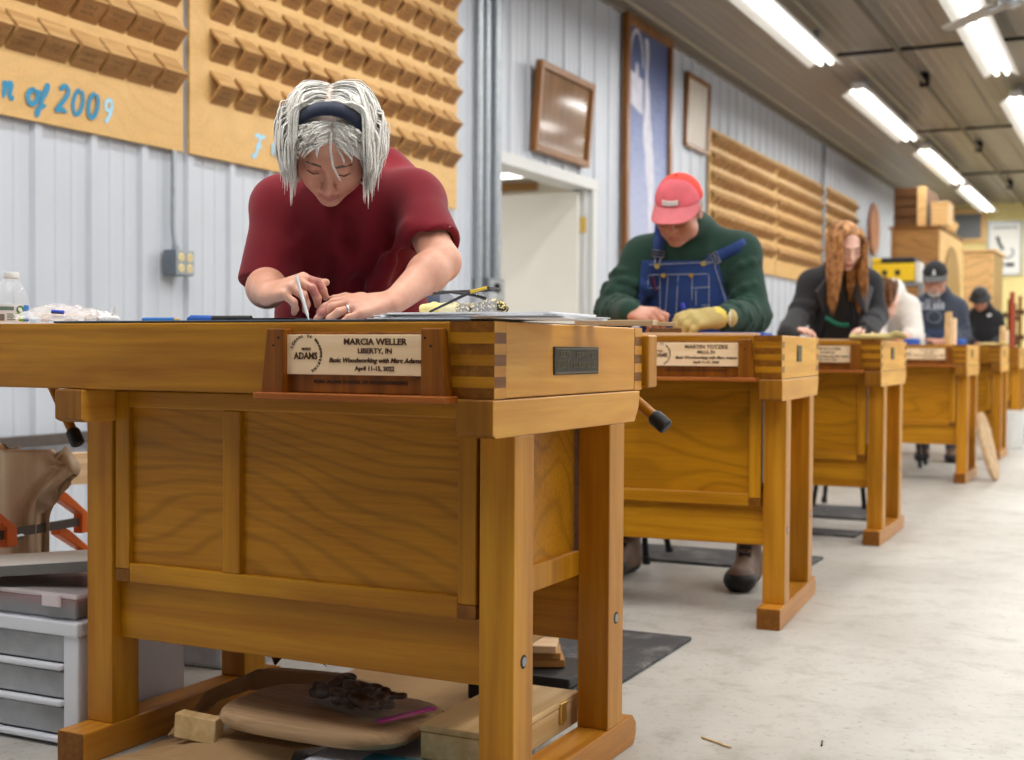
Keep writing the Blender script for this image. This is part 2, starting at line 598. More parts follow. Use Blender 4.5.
def ribs(y0, y1, pitch, phase, big=.02, bw=.062):
    """profile points (y, height) of ribbed steel"""
    pts = [(y0, 0)]
    k = math.ceil((y0-phase-.04)/pitch)
    while phase+k*pitch < y1+.2:
        c = phase+k*pitch
        for dy, h in ((-bw/2, 0), (-bw/2+.014, big), (bw/2-.014, big), (bw/2, 0), (.098, 0), (.104, .004), (.122, .004), (.128, 0), (.184, 0), (.19, .004), (.208, .004), (.214, 0)):
            if y0 < c+dy < y1: pts.append((c+dy, h))
        k += 1
    pts.append((y1, 0))
    return pts


def ribbed_wall(mb, y0, y1, z0, z1, X, sx=1, phase=3.788):
    p = ribs(y0, y1, .3, phase)
    n = len(p)
    vs = [(X+sx*h, y, z) for z in (z0, z1) for y, h in p]
    fs = [(i+1, i, n+i, n+i+1) if sx > 0 else (i, i+1, n+i+1, n+i) for i in range(n-1)]
    mb.add(vs, fs)


def struct(name, mb, m, sm=None, **kw):
    o = mb.build(name, m, None, sm, **kw); o['kind'] = 'structure'; return o


DY0, DY1, DZ = 7.80, 9.42, 2.07
mb = MB()
ribbed_wall(mb, -4, DY0, 0, CEIL, WX); ribbed_wall(mb, DY0, DY1, DZ+.085, CEIL, WX); ribbed_wall(mb, DY1, BACK, 0, CEIL, WX)
struct('wall_left', mb, M['wall'])
struct('floor', MB().box(-9, 6, -4, BACK, -.1, 0), M['floor'])
# ceiling sheets, ribs along the hall
mb = MB()
p = ribs(WX-.02, 5.0, .3, WX+.12, .02)
n = len(p)
mb.add([(x, y, CEIL-h) for y in (-4, BACK) for x, h in p], [(i+1, i, n+i, n+i+1) for i in range(n-1)])
struct('ceiling', mb, M['ceil'])
struct('wall_back', MB().box(-4.2, 5.2, BACK, BACK+.1, 0, CEIL), M['yellow'])
mb = MB(); ribbed_wall(mb, -4, BACK, 0, CEIL, 5.0, -1); struct('wall_right', mb, M['wall'])
# corner trim under the ceiling
struct('trim_1', MB().box(WX, WX+.05, -4, BACK, CEIL-.05, CEIL-.002), M['ceil'])
# doorway: casing, reveal, side room
tr = MB()
tr.box(WX-.16, WX+.026, DY0-.08, DY0, 0, DZ-.001); tr.box(WX-.16, WX+.026, DY1, DY1+.09, 0, DZ-.001)
struct('trim_4', MB().box(WX-.16, WX+.030, DY0-.09, DY1+.10, DZ, DZ+.085), M['trimpaint'], bev=.004)
tr.box(WX-.10, WX-.02, DY1-.05, DY1-.001, 0, DZ-.001)
struct('trim_2', tr, M['trimpaint'], bev=.004)
dr = MB().box(WX-1.62, WX-.06, DY1-.105, DY1-.06, .01, DZ-.02).build('door_1', M['doorpaint'], None, bev=.003); dr['kind'] = 'structure'
for z in (.25, 1.05, 1.80):
    h = MB(); h.tube([(WX-.045, DY1-.05, z-.06), (WX-.045, DY1-.05, z+.06)], .011); h.box(WX-.105, WX-.045, DY1-.058, DY1-.051, z-.06, z+.06); h.box(WX-.047, WX-.012, DY1-.056, DY1-.05, z-.06, z+.06)
    h.build('hinge', M['brass'], dr)
mb = MB(); mb.box(-8.6, WX-.16, 12.4, 12.5, 0, 2.6); mb.box(-8.7, -8.6, 5.5, 12.5, 0, 2.6); mb.box(-8.6, WX-.16, 5.4, 5.5, 0, 2.6)
struct('wall_side_room', mb, M['beige'])
struct('ceiling_side_room', MB().box(-8.7, WX-.16, 5.4, 12.5, 2.6, 2.65), M['beige'])
qa = onY(500, 184, 12.38); qb = onY(537, 190, 12.38)
struct('trim_3', MB().box(qa.x-2, qb.x, 12.36, 12.40, qb.z, qa.z), plain('stained trim', (150, 110, 58), .5))


# ------------------------------------------------------------------ lamps of the hall
def area(name, loc, sx, sy, power, parent=None, col=(1, .985, .95)):
    l = bpy.data.lights.new(name, 'AREA'); l.shape = 'RECTANGLE'; l.size = sx; l.size_y = sy; l.energy = power; l.color = col
    o = bpy.data.objects.new(name, l); COL.objects.link(o); o.location = loc
    if parent is not None: o.parent = parent
    return o


LAMP_P = 72
_fx = {}


def fixture(x, y0, y1, z=3.42, label=None, power=1.0, off=0.0):
    L = y1-y0
    t = thing('fluorescent_light', label, 'light', (x, y0, z), 0, 'fluorescent strip lights')
    key = round(L, 2)
    if key not in _fx:
        hs = MB().box(-.055, .055, 0, L, .02, .085).mesh('housing')
        rf = MB()
        for s in (-1, 1):
            rf.prism([(s*.05, .022), (s*.15, -.035), (s*.152, -.03), (s*.05, .03)], 'y', 0, L)
        rf = rf.mesh('reflector')
        h = L/2-.012
        tb = []
        for s in (-1, 1):
            for a, b in ((.012, h), (L-h, L-.012)):
                tb.append(MB().tube([(s*.045, a, -.005), (s*.045, b, -.005)], .019, 10).mesh('tube', 40))
        ch = MB()
        for yy in (L*.12, L*.88):
            ch.box(-.02, .02, yy-.02, yy+.02, .085, CEIL-z-.002)
        ch.box(-.015, .015, L*.12, L*.88, .085, .09)
        _fx[key] = (hs, rf, tb, ch.mesh('hanger'))
    hs, rf, tb, ch = _fx[key]
    link('housing', hs, M['white'], t); link('reflector', rf, M['white'], t)
    for m in tb: link('tube', m, M['tube'], t)
    link('hanger', ch, M['galv'], t)
    area('lamp_glow', (0, L/2, -.03), .24, L*.98, LAMP_P*L/3.3*power, t)
    return t


LX = -2.63
fixture(LX, 8.55, 11.85, label='nearest strip light seen whole-ended above the tall blue banner')
fixture(LX, 13.25, 16.5, label='second strip light along the row by the ribbed wall')
fixture(LX, 17.6, 21.1, 3.43, label='third strip light along the row by the ribbed wall')
fixture(LX, 21.8, 25.4, 3.43, label='farthest strip light of the row, above the stacked cabinets')
fixture(LX, 4.2, 7.5, label='strip light over the grey-haired woman, above the picture')
fixture(LX, -.2, 3.1, label='strip light at the near end of the wall row, above the picture', power=1.6)
RX = -1.25
fixture(RX, 9.6, 12.95, label='strip light crossed by the ceiling fan blade at the top right')
fixture(RX, 14.3, 17.6, label='strip light cut by the right edge, beyond the fan')
fixture(RX, 18.6, 21.9, label='strip light of the aisle row, out of sight beyond the right edge')
fixture(RX, 22.6, 25.6, label='last strip light of the aisle row, by the yellow wall')
fixture(RX, 4.9, 8.2, label='strip light over the second bench, above the picture')
fixture(RX, .2, 3.5, label='strip light over the nearest bench, above the picture', power=1.6)
for x, nm in ((.35, 'third row'), (1.9, 'fourth row'), (3.4, 'fifth row')):
    for y in (1.0, 5.2, 9.6, 14.3, 18.6, 22.4):
        fixture(x, y, y+3.3, label='strip light of the %s from the wall, right of the picture' % nm, power=.9 if y < 3 else 1.25)
# the side room's own lamp
ts = thing('fluorescent_light', 'strip light glimpsed through the doorway of the side room', 'light', tuple(atD(500, 178, 12.0)))
MB().box(-.5, .5, -.07, .07, .03, .1).box(-.02, .02, -.02, .02, .1, 2.6-ts.location.z).build('housing', M['white'], ts); MB().box(-.48, .48, -.06, .06, 0, .03).build('tube', M['tube'], ts)
area('lamp_glow', (0, 0, -.03), 1.0, .2, 110, ts)
area('side_room_light', (-6.2, 7.0, 2.55), 1.2, .4, 170)

w = bpy.data.worlds.new('hall'); scene.world = w; w.use_nodes = True
w.node_tree.nodes['Background'].inputs[0].default_value = (.85, .92, 1, 1); w.node_tree.nodes['Background'].inputs[1].default_value = .16

# pipes under the ceiling
pp = thing('sprinkler_pipe', 'long dark sprinkler pipe running down the hall under the ceiling', 'pipe', (-2.04, 8.0, 3.52))
MB().tube([(0, -3, 0), (0, 17.8, 0)], .024, 10).build('pipe', plain('dark painted pipe', (66, 56, 50), .5, metal=.3), pp, 40)
for yy in (5.6, 10.3, 14.6):
    MB().lathe([(.03, -.05), (.05, -.045), (.05, .03), (.03, .05)], 12, M=Matrix.Translation((0, yy, 0))).build('sprinkler_fitting', M['blackmetal'], pp, 40)
    MB().box(-.05, .05, yy-.05, yy+.05, .02, .095).build('bracket', M['blackmetal'], pp)
for i, yy in enumerate((12.25, 16.9, 21.2)):
    lb = ['nearest dark cross pipe under the ceiling, level with the nearest lamp ends', 'second dark cross pipe under the ceiling, past the second lamp', 'third cross pipe under the ceiling, past the third lamp'][i]
    tag(MB().tube([(-2.62, yy, 3.57), (4.9, yy, 3.57)], .018, 8).build('cross_pipe', M['blackmetal'], None, 40), lb, 'pipe', 'cross pipes')

# ceiling fan at the top right corner
fc = atD(1010, 1, 8.6)
fan = thing('ceiling_fan', 'grey ceiling fan whose blade crosses a strip light at the top right', 'fan', (fc.x, fc.y, fc.z))
MB().lathe([(.02, .09), (.06, .085), (.075, .03), (.07, -.03), (.03, -.045), (.01, -.047)], 24).build('motor', M['galv'], fan, 40)
MB().tube([(0, 0, .07), (0, 0, CEIL-fc.z-.02)], .014, 10).build('downrod', M['galv'], fan, 40)
MB().lathe([(.012, CEIL-fc.z-.09), (.06, CEIL-fc.z-.04), (.065, CEIL-fc.z-.002)], 20).build('ceiling_cup', M['galv'], fan, 40)
M['fanblade'] = plain('grey fan blade', (172, 168, 160), .45)
for k in range(3):
    Mr = Matrix.Rotation(R(129+120*k), 4, 'Z')
    b = MB().prism([(.12, -.06), (.72, -.05), (.78, -.02), (.78, .03), (.12, .06)], 'z', -.006, .006, M=Mr @ Matrix.Rotation(R(14), 4, 'X'))
    bo = b.build('blade', M['fanblade'], fan, bev=.003)
    MB().box(.09, .24, -.016, .016, -.016, -.004, M=Mr).build('blade_bracket', M['galv'], bo)
# ------------------------------------------------------------------ workbenches
H, T = .88, .1304
BL = 1.62          # length of the top
_mc = {}


M['endbeam'] = wood('beam end grain', (134, 84, 14), (160, 104, 26), 'Z', 1.4, coat=.05, blot=.4)


def cached(key, fn):
    if key not in _mc: _mc[key] = fn()
    return _mc[key]


def bx(name, m, parent, x0, x1, y0, y1, z0, z1, bev=.0025):
    """a board as its own part; mesh shared between benches"""
    cx, cy, cz = (x0+x1)/2, (y0+y1)/2, (z0+z1)/2
    key = (name, round(x1-x0, 4), round(y1-y0, 4), round(z1-z0, 4), m.name)
    me = cached(key, lambda: MB().box(x0-cx, x1-cx, y0-cy, y1-cy, z0-cz, z1-cz).mesh(name))
    o = link(name, me, m, parent, (cx, cy, cz))
    if bev: bevel(o, bev, 2)
    return o


def make_bench(label, loc, rot, plate=None, maker='long', vise=True, left_handle=False, detail=True):
    t = thing('workbench', label, 'workbench', loc, rot, 'joiner benches in a row')
    W = .68
    zt, zb = H, H-T
    fw, ew = .042, .085          # thickness of front apron, of end cap
    nf = 7
    dz = T/nf
    # solid top between the aprons
    bx('bench_top', M['frame_x'], t, -BL+ew, -ew, fw, W-fw, zt-.06, zt-.001)
    # long front and rear aprons, end caps with box joints that interlock at the corners
    for name, ya, yb in (('front_apron', 0, fw), ('rear_apron', W-fw, W)):
        o = bx(name, M['apron'], t, -BL+ew, -ew, ya, yb, zb, zt)
        yo, yi = (ya-.0006, yb) if ya == 0 else (ya, yb+.0006)
        for xa, xb in ((-ew, .0006), (-BL-.0006, -BL+ew)):
            fj = MB()
            for k in range(1, nf, 2): fj.box(xa, xb, yo, yi, zt-k*dz-dz, zt-k*dz)
            fj.mi = [1 if q % 6 in (4, 5) else 0 for q in range(len(fj.f))]
            o2 = fj.build('apron_finger', [M['apron'], M['endgrain']], o, loc=-o.location)
    for xa, xb in ((-ew, 0), (-BL, -BL+ew)):
        o = bx('end_cap', M['end'], t, xa, xb, fw, W-fw, zb, zt)
        for ya, yb in ((0, fw), (W-fw, W)):
            fj = MB()
            for k in range(0, nf, 2): fj.box(xa, xb, ya, yb, zt-k*dz-dz, zt-k*dz)
            fj.mi = [1 if q % 6 in (2, 3) else 0 for q in range(len(fj.f))]
            o2 = fj.build('end_cap_finger', [M['end'], M['endgrain']], o, loc=-o.location)
    # trestles: cross beam, two legs, foot
    for sx in (0, -.915):
        bmx = cached('cross_beam', lambda: MB().prism([(-.0127, zb-.001), (.66, zb-.001), (.655, zb-.035), (.632, zb-.066), (.0, zb-.066), (-.0127, zb-.06)], 'x', -.0668, .0044).ends('cross_beam', 0, 4, 5))
        bevel(link('cross_beam', bmx, [M['end'], M['endbeam']], t, (sx, 0, 0)), .003)
        for ya, yb in ((.0732, .152), (.501, .58)):
            l = bx('leg', M['leg'], t, sx-.0657, sx+.0021, ya, yb, .064, zb-.066)
            yc = (ya+yb)/2
            MB().tube([(.034, 0, .285-.64/2-.064/2-.02), (.0345, 0, .285-.64/2-.064/2-.02)], .0125, 14).build('bolt_hole', M['blackmetal'], l)
            MB().tube([(.0342, .002, -.0875), (.0352, .002, -.0875)], .0085, 12).build('bolt', M['steel'], l)
        ft = cached('foot', lambda: MB().prism([(-.008, 0), (.64, 0), (.655, .02), (.655, .045), (.635, .064), (-.008, .064)], 'x', -.0668, .0044).ends('foot', 5, 3))
        bevel(link('foot', ft, [M['leg_y'], M['endgrain']], t, (sx, 0, 0)), .003)
        MB().box(-.06, -.002, .60, .64, -.0001, .012).build('foot_pad', M['black'], t, loc=(sx, 0, -.006))
    # stretchers
    st0, st1 = -.915+.0021, -.0657
    bx('stretcher', M['frame_x'], t, st0, st1, .098, .138, .238, .395)
    bx('stretcher', M['frame_x'], t, st0, st1, .515, .555, .238, .395)
    # cabinet hung between the trestles: framed panels front and side
    cx0, cx1 = -.9085, -.0745
    cb = link('cabinet', cached('cab', lambda: MB().box(cx0+.004, cx1-.004, .106, .545, .40, zb-.07).mesh('cabinet')), M['panel'], t)
    y0, y1 = .078, .10
    fz0, fz1 = .358, zb-.004
    bx('rail', M['frame_x'], cb, cx0+.037, cx1-.037, y0, y1, fz0, .396)
    bx('rail', M['frame_x'], cb, cx0+.037, cx1-.037, y0, y1, .712, fz1)
    for xa, xb in ((cx0, cx0+.037), (-.634, -.592), (cx1-.037, cx1)):
        bx('stile', M['frame_z'], cb, xa, xb, y0, y1, fz0+.0255 if xa != -.634 else .396, fz1 if xa != -.634 else .712)
        if xa != -.634: bx('rail_end', M['endgrain'], cb, xa, xb, y0, y1, fz0, fz0+.025, .001)
    for xa, xb in ((cx0+.037, -.634), (-.592, cx1-.037)):
        bx('panel', M['panel'], cb, xa, xb, .09, .098, .396, .712, 0)
    # right side of the cabinet seen between the legs
    sp = bx('side_panel', M['panel'], cb, cx1-.008, cx1-.002, .152, .501, .42, zb-.066, 0)
    bx('side_rail', M['frame_z'], cb, cx1-.008, cx1+.012, .152, .501, .375, .425)
    # rear jaw of the vise and its handle
    if vise:
        j = bx('vise_jaw', M['leg'], t, -.50, .012, W+.008, W+.062, zb+.004, zt-.014, .004)
        hd = MB().tube([(-.205, W+.09, zb+.098), (-.004, W+.09, zb-.062)], .0125, 14)
        ho = hd.build('vise_handle', M['leg'], t, 40)
        d = Vector((.202, 0, -.159)).normalized(); e = Vector((-.004, W+.09, zb-.062))
        MB().tube([e-d*.006, e+d*.002, e+d*.034, e+d*.038], [.0135, .018, .018, .014], 16).build('handle_grip', M['black'], ho, 40)
        MB().tube([(-.165, W+.055, zb+.066), (-.165, W+.108, zb+.066)], .02, 14).build('vise_screw', M['steel'], t, 40)
    if left_handle:
        a = Vector((-1.335, .30, zb+.03)); b = Vector((-1.248, .30, zb-.112))
        ho = MB().tube([a, b], .0115, 12).build('vise_handle', M['leg'], t, 40)
        d = (b-a).normalized()
        MB().tube([b-d*.006, b, b+d*.03, b+d*.034], [.0125, .0165, .0165, .013], 14).build('handle_grip', M['black'], ho, 40)
        
    # maker's plate on the end cap
    if maker == 'long':
        p = MB().box(0, .003, .232, .438, .787, .839).build('maker_plate', M['bronze'], t, bev=.001)
        rr = random.Random(3); s = MB()
        s.box(.003, .0038, .238, .432, .834, .8365); s.box(.003, .0038, .238, .432, .7895, .792)
        for (ya, yb, za, zc, n) in ((.258, .300, .820, .831, 3), (.330, .415, .819, .829, 7), (.245, .300, .799, .815, 5), (.305, .425, .799, .811, 10)):
            ww = (yb-ya)/n
            for i in range(n):
                yy = ya+i*ww
                s.box(.003, .0037, yy, yy+ww*.22, za, zc); s.box(.003, .0037, yy, yy+ww*.7, zc-.0022, zc)
                if rr.random() < .6: s.box(.003, .0037, yy, yy+ww*.65, za, za+.002)
                if rr.random() < .6: s.box(.003, .0037, yy+ww*.5, yy+ww*.7, za, zc)
        s.build('raised_lettering', M['bronze_hi'], p)
    else:
        p = MB().box(0, .003, .255, .33, .80, .852).build('maker_plate', M['blackmetal'], t, bev=.001)
        s = MB()
        s.box(.003, .0036, .27, .314, .835, .84); s.box(.003, .0036, .27, .314, .812, .817); s.box(.003, .0036, .27, .275, .812, .84); s.box(.003, .0036, .285, .314, .823, .828)
        s.build('raised_lettering', M['bronze_hi'], p)
    # holder for the name plate on the front apron
    if plate is not None:
        cxm = plate.get('x', -.272)
        hp = bx('name_plate_holder', M['walnut'], t, cxm-.155, cxm+.155, -.012, -.0005, zb+.005, zt-.018, .0015)
        hp2 = lambda o: setattr(o, 'matrix_parent_inverse', Matrix.Translation(hp.location).inverted())
        for s in (-1, 1):
            q = MB().prism([(cxm+s*.143, zb+.002), (cxm+s*.192, zb+.002), (cxm+s*.178, zt-.012), (cxm+s*.143, zt-.012)], 'y', -.030, -.0005)
            o = q.build('side_block', M['walnut'], hp, bev=.002); hp2(o)
        q = MB()
        for s in (-1, 1):
            for (dx, zz) in ((.152, .852), (.163, .838)):
                q.tube([(cxm+s*dx, -.0306, zz), (cxm+s*dx, -.0298, zz)], .0024, 8)
        o = q.build('screw', M['blackmetal'], hp); hp2(o)
        o = MB().box(cxm-.197, cxm+.200, -.045, -.0005, zb-.008, zb+.004).build('ledge', M['walnut_x'], hp, bev=.002); hp2(o)
        pw, ph = .286, .071
        pl = MB().box(cxm-.143, cxm+.143, -.0165, -.0125, zb+.037, zb+.037+ph).build('name_plate', M['plate'], hp, bev=.0008); hp2(pl)
        Mt = Matrix.Translation((cxm, -.0170, zb+.037)) @ Matrix.Rotation(R(90), 4, 'X')
        L = plate['lines']
        if len(L) < 6:          # names too blurred to read: short burnt marks where the words stand
            rr = random.Random(int(loc[1]*10)); mk = MB(); x = -.02
            for row, (x0, x1, z0, hh) in enumerate(((-.012, .098, .0535, .0095), (.015, .072, .0385, .0075))):
                x = x0
                while x < x1:
                    w_ = rr.uniform(.003, .006); mk.box(x, x+w_*.45, z0, z0+hh, -.0003, .0005); mk.box(x, x+w_, z0+rr.choice((0, hh*.45, hh*.8)), z0+hh, -.0003, .0005); x += w_+.0022
            mk.v = [tuple(Mt @ Vector(v)) for v in mk.v]
            o = mk.build('burnt_name', M['burn'], hp); hp2(o)
        o = text_mesh('burnt_lettering', L[:-2], M['burn'], hp, Mt); hp2(o)
        o = text_mesh('emblem_lettering', L[-2:], M['burn'], hp, Mt); hp2(o)
        vs, fs = arc_text_geo(arc_text('SCHOOL OF WOODWORKING', .0068, -.102, .036, .0305, R(158), R(-62)))
        me = bpy.data.meshes.new('ring_lettering'); me.from_pydata([Mt @ v for v in vs], [], fs)
        o = link('ring_lettering', me, M['burn'], hp); hp2(o)
        Mt2 = Matrix.Translation((cxm, -.0127, zb+.005)) @ Matrix.Rotation(R(90), 4, 'X')
        o = text_mesh('burnt_lettering', [('MARC ADAMS SCHOOL OF WOODWORKING', .0085, .01, .017, 'CENTER', 0, 1.1)], M['burn'], hp, Mt2); hp2(o)
    return t


def lines(name, town):
    head = [(name, .0152, .043, .0535, 'CENTER', 0, 1.12), (town, .0125, .043, .0385, 'CENTER', 0, 1.1)] if name else []
    return head+[
            ('Basic Woodworking with Marc Adams', .0118, .042, .0222, 'CENTER', .25, 1.02), ('April 11-15, 2022', .0108, .043, .0085, 'CENTER', 0, 1.05),
            ('MARC', .006, -.101, .0435, 'CENTER', 0, 1.2), ('ADAMS', .0168, -.102, .0275, 'CENTER', 0, .9)]


BENCH = [((-.978, 1.951), -.85), ((-.975, 3.848), 3.78), ((-1.023, 5.725), .43), ((-1.028, 8.717), 0), ((-1.02, 10.766), .1), ((-1.062, 12.90), .2), ((-1.08, 15.05), 0)]
BLAB = ['nearest amber wooden workbench with an oblong bronze plate on its end',
        'second amber workbench, in front of the man in overalls',
        'third amber workbench, in front of the woman with long red hair',
        'fourth amber workbench with an oval board leaning by its leg',
        'fifth amber workbench, behind the oval leaning board',
        'sixth amber workbench, in front of the person in the black bucket hat',
        'farthest amber workbench, cut by the right edge']
NAMES = [('MARCIA WELLER', 'LIBERTY, IN'), ('MARTIN TOTZKE', 'MILLS, IN'), (None, None), (None, None), None, None, None]
for i, ((x, y), r) in enumerate(BENCH):
    make_bench(BLAB[i], (x, y, 0), R(r), dict(lines=lines(*NAMES[i]), x=-.268) if NAMES[i] else None, 'long' if i == 0 else 'short', i == 0, i == 0)
# ------------------------------------------------------------------ display boards on the left wall
def script_strokes(ch):
    """pen strokes of a slanted brush letter in a unit box (x right, y up, x-height .5)"""
    def arc(cx, cy, rx, ry, a0, a1, n=12):
        return [(cx+rx*math.cos(R(a0+(a1-a0)*i/n)), cy+ry*math.sin(R(a0+(a1-a0)*i/n))) for i in range(n+1)]
    return {
        'r': [[(.02, .36), (.1, .46), (.12, .3), (.12, 0)], [(.12, .28), (.22, .45), (.34, .46), (.33, .2), (.4, .04), (.5, .1)]],
        'o': [arc(.25, .24, .19, .22, 70, 430), [(.3, .45), (.44, .4), (.56, .46)]],
        'f': [[(.0, .3), (.2, .38), (.36, .72), (.34, .9), (.26, .8), (.18, .3), (.1, -.22), (.04, -.3), (.0, -.2), (.12, -.02), (.4, .14)]],
        '2': [[(.06, .68), (.14, .82), (.3, .86), (.42, .72), (.36, .5), (.06, .04), (.02, 0), (.26, .06), (.5, 0)]],
        '0': [arc(.27, .42, .21, .42, 80, 440, 18)],
        '9': [arc(.26, .6, .18, .23, 20, 380, 14), [(.44, .66), (.42, .3), (.3, -.02), (.14, -.06)]],
        'F': [[(.02, .78), (.2, .84), (.42, .8), (.66, .86)], [(.36, .8), (.3, .4), (.2, .06), (.06, .0), (.0, .1)], [(.14, .4), (.3, .44), (.5, .42)]],
    }[ch]


def script_letter(ch, size, y, z, X, m, parent):
    mb = MB(); si = 0
    for st in script_strokes(ch):
        si += 1
        pts = []
        for i in range(len(st)-1):
            for k in range(4):
                f = k/4
                # soft curve through the points
                p0, p1, p2, p3 = st[max(i-1, 0)], st[i], st[i+1], st[min(i+2, len(st)-1)]
                q = [.5*((2*p1[j])+(-p0[j]+p2[j])*f+(2*p0[j]-5*p1[j]+4*p2[j]-p3[j])*f*f+(-p0[j]+3*p1[j]-3*p2[j]+p3[j])*f**3) for j in (0, 1)]
                pts.append(q)
        pts.append(st[-1])
        P = [Vector((X+.0005*si, y+(px+.22*py)*size, z+py*size)) for px, py in pts]
        n = len(P)
        rad = [size*(.085 if 1 < i < n-2 else .05) for i in range(n)]
        # flat painted stroke: ribbon a hair proud of the board
        vs = []; fs = []
        for i, p in enumerate(P):
            t = (P[min(i+1, n-1)]-P[max(i-1, 0)]).normalized(); nn = Vector((1, 0, 0)).cross(t)
            vs += [p+nn*rad[i]+Vector((.0006+.00005*i, 0, 0)), p-nn*rad[i]+Vector((.0006+.00005*i, 0, 0))]
        fs = [(2*i, 2*i+1, 2*i+3, 2*i+2) for i in range(n-1)]
        mb.add(vs, fs)
    return mb.build('painted_letter', m, parent)


def ink_wood():
    t = NT('shade toned oak face with handwriting')
    g = t.noise(t.coords((70, 2, 70), rnd=1), 1, 5, .6)
    b = t.noise(t.coords((6, 2, 6), rnd=1), 2, 2, .5)
    col = t.mix(t.ramp(g, [(.3, lin((150, 106, 58))), (.7, lin((180, 134, 82)))]), lin((122, 84, 42)), t.ramp(b, [(.45, (0, 0, 0, 1)), (.75, (.5, .5, .5, 1))]))  # darker than the block wood: shade of the downward face put into the colour
    v = t.coords((1, 1, 1))
    scr = t.noise(t.coords((120, 190, 120), rnd=1), 1, 2, .5, 1.2)
    scr = t.ramp(scr, [(.50, (0, 0, 0, 1)), (.56, (1, 1, 1, 1))])
    sx = t.node('ShaderNodeSeparateXYZ'); t.link(v, sx.inputs[0])

    def band(sock, c, h):
        a = t.node('ShaderNodeMath', operation='SUBTRACT'); a.inputs[1].default_value = c; t.link(sock, a.inputs[0])
        b = t.node('ShaderNodeMath', operation='ABSOLUTE'); t.link(a.outputs[0], b.inputs[0])
        l = t.node('ShaderNodeMath', operation='LESS_THAN'); l.inputs[1].default_value = h; t.link(b.outputs[0], l.inputs[0]); return l.outputs[0]
    ad = t.node('ShaderNodeMath', operation='ADD'); t.link(band(sx.outputs[2], -.026, .007), ad.inputs[0]); t.link(band(sx.outputs[2], -.045, .006), ad.inputs[1])
    m1 = t.node('ShaderNodeMath', operation='MULTIPLY'); t.link(ad.outputs[0], m1.inputs[0]); t.link(band(sx.outputs[1], .064, .034), m1.inputs[1])
    m2 = t.node('ShaderNodeMath', operation='MULTIPLY'); t.link(m1.outputs[0], m2.inputs[0]); t.link(scr, m2.inputs[1])
    m3 = t.node('ShaderNodeMath', operation='MULTIPLY'); m3.inputs[1].default_value = .75; t.link(m2.outputs[0], m3.inputs[0])
    t.color(t.mix(col, lin((58, 44, 34)), m3.outputs[0])); t.set(Roughness=.6)
    return t.m


M['ink'] = ink_wood()
BW, BP = .128, .183


def block_mesh(BW):
    p = [(0, .076), (.072, 0), (0, -.076), (0, -.057), (.053, 0), (0, .057)]
    mb = MB(); mb.prism(p, 'y', 0, BW)
    mb.mi = [0]*len(mb.mi); mb.mi[3] = 1
    me = mb.mesh('joint_block'); me.materials.append(M['block']); me.materials.append(M['ink'])
    return me


blk, blk_wide = block_mesh(BW), block_mesh(.142)


def board(label, y0, y1, z0, z1, cols, rows, first, zrow, maxn=100, bm=None, BP=BP):
    t = thing('donor_board', label, 'display board', (WX+.0203, y0, z0), 0, 'plywood boards of wooden joint samples')
    MB().box(0, .016, 0, y1-y0, 0, z1-z0).build('plywood_sheet', M['ply_board'], t, bev=.002)
    for f_ in (.25, .75):
        k = round((y0+(y1-y0)*f_-3.788)/.3); yc = 3.788+.3*k+.245
        MB().box(-.0145, 0, yc-y0-.015, yc-y0+.015, .1, z1-z0-.1).build('mounting_cleat', M['pine'], t)
    rr = random.Random(int(y0*100))
    n = 0
    for r in range(rows):
        for c in range(cols):
            if n >= maxn: break
            o = link('joint_block', bm or blk, None, t, (.016, first-y0+c*BP+rr.uniform(-.004, .004), zrow-z0+r*.19+rr.uniform(-.003, .003)), (rr.uniform(-.02, .02), 0, 0))
            n += 1
    return t


b1 = board('plywood board of joint samples at the far left, painted with a year in blue', 2.08, 4.615, 1.70, 3.04, 9, 7, 4.425-8*.164, 2.023, bm=blk_wide, BP=.164)
b2 = board('big plywood board of joint samples behind the grey-haired woman', 4.658, 7.175, 1.70, 3.06, 13, 7, 4.80, 2.025)
b3 = board('plywood board of joint samples right of the man in the red cap', 12.355, 14.89, 1.70, 3.01, 13, 6, 12.42, 1.965)
b4 = board('plywood board of joint samples left of the red-haired woman', 14.92, 17.25, 1.70, 3.02, 12, 6, 14.98, 1.965)
b5 = board('plywood board of joint samples partly behind the red-haired woman', 17.38, 19.53, 1.71, 3.04, 11, 6, 17.43, 1.975)
M['teal'] = plain('teal sign paint', (22, 134, 176), .5, noise=.1)
M['lightblue'] = plain('light blue sign paint', (164, 214, 238), .5, noise=.1)
LXF = .0165


def sign(parent, base, spec, Xl=LXF):
    for ii, (ch, px, py, size, m) in enumerate(spec):
        P = onX(px, py, WX+.038)
        script_letter(ch, size, P.y-base[0], P.z-base[1], Xl+.003*(ii % 2), m, parent)


sign(b1, (2.08, 1.70), [('r', 0, 97, .125, M['teal']), ('o', 24.5, 103, .125, M['teal']), ('f', 37, 107, .105, M['teal']), ('2', 55, 110, .118, M['teal']), ('0', 70, 113, .115, M['teal']), ('0', 85, 116.2, .115, M['teal']), ('9', 102, 118.5, .10, M['lightblue'])])
sign(b2, (4.658, 1.70), [('F', 252, 156, .125, M['lightblue']), ('r', 270, 155, .115, M['lightblue'])])

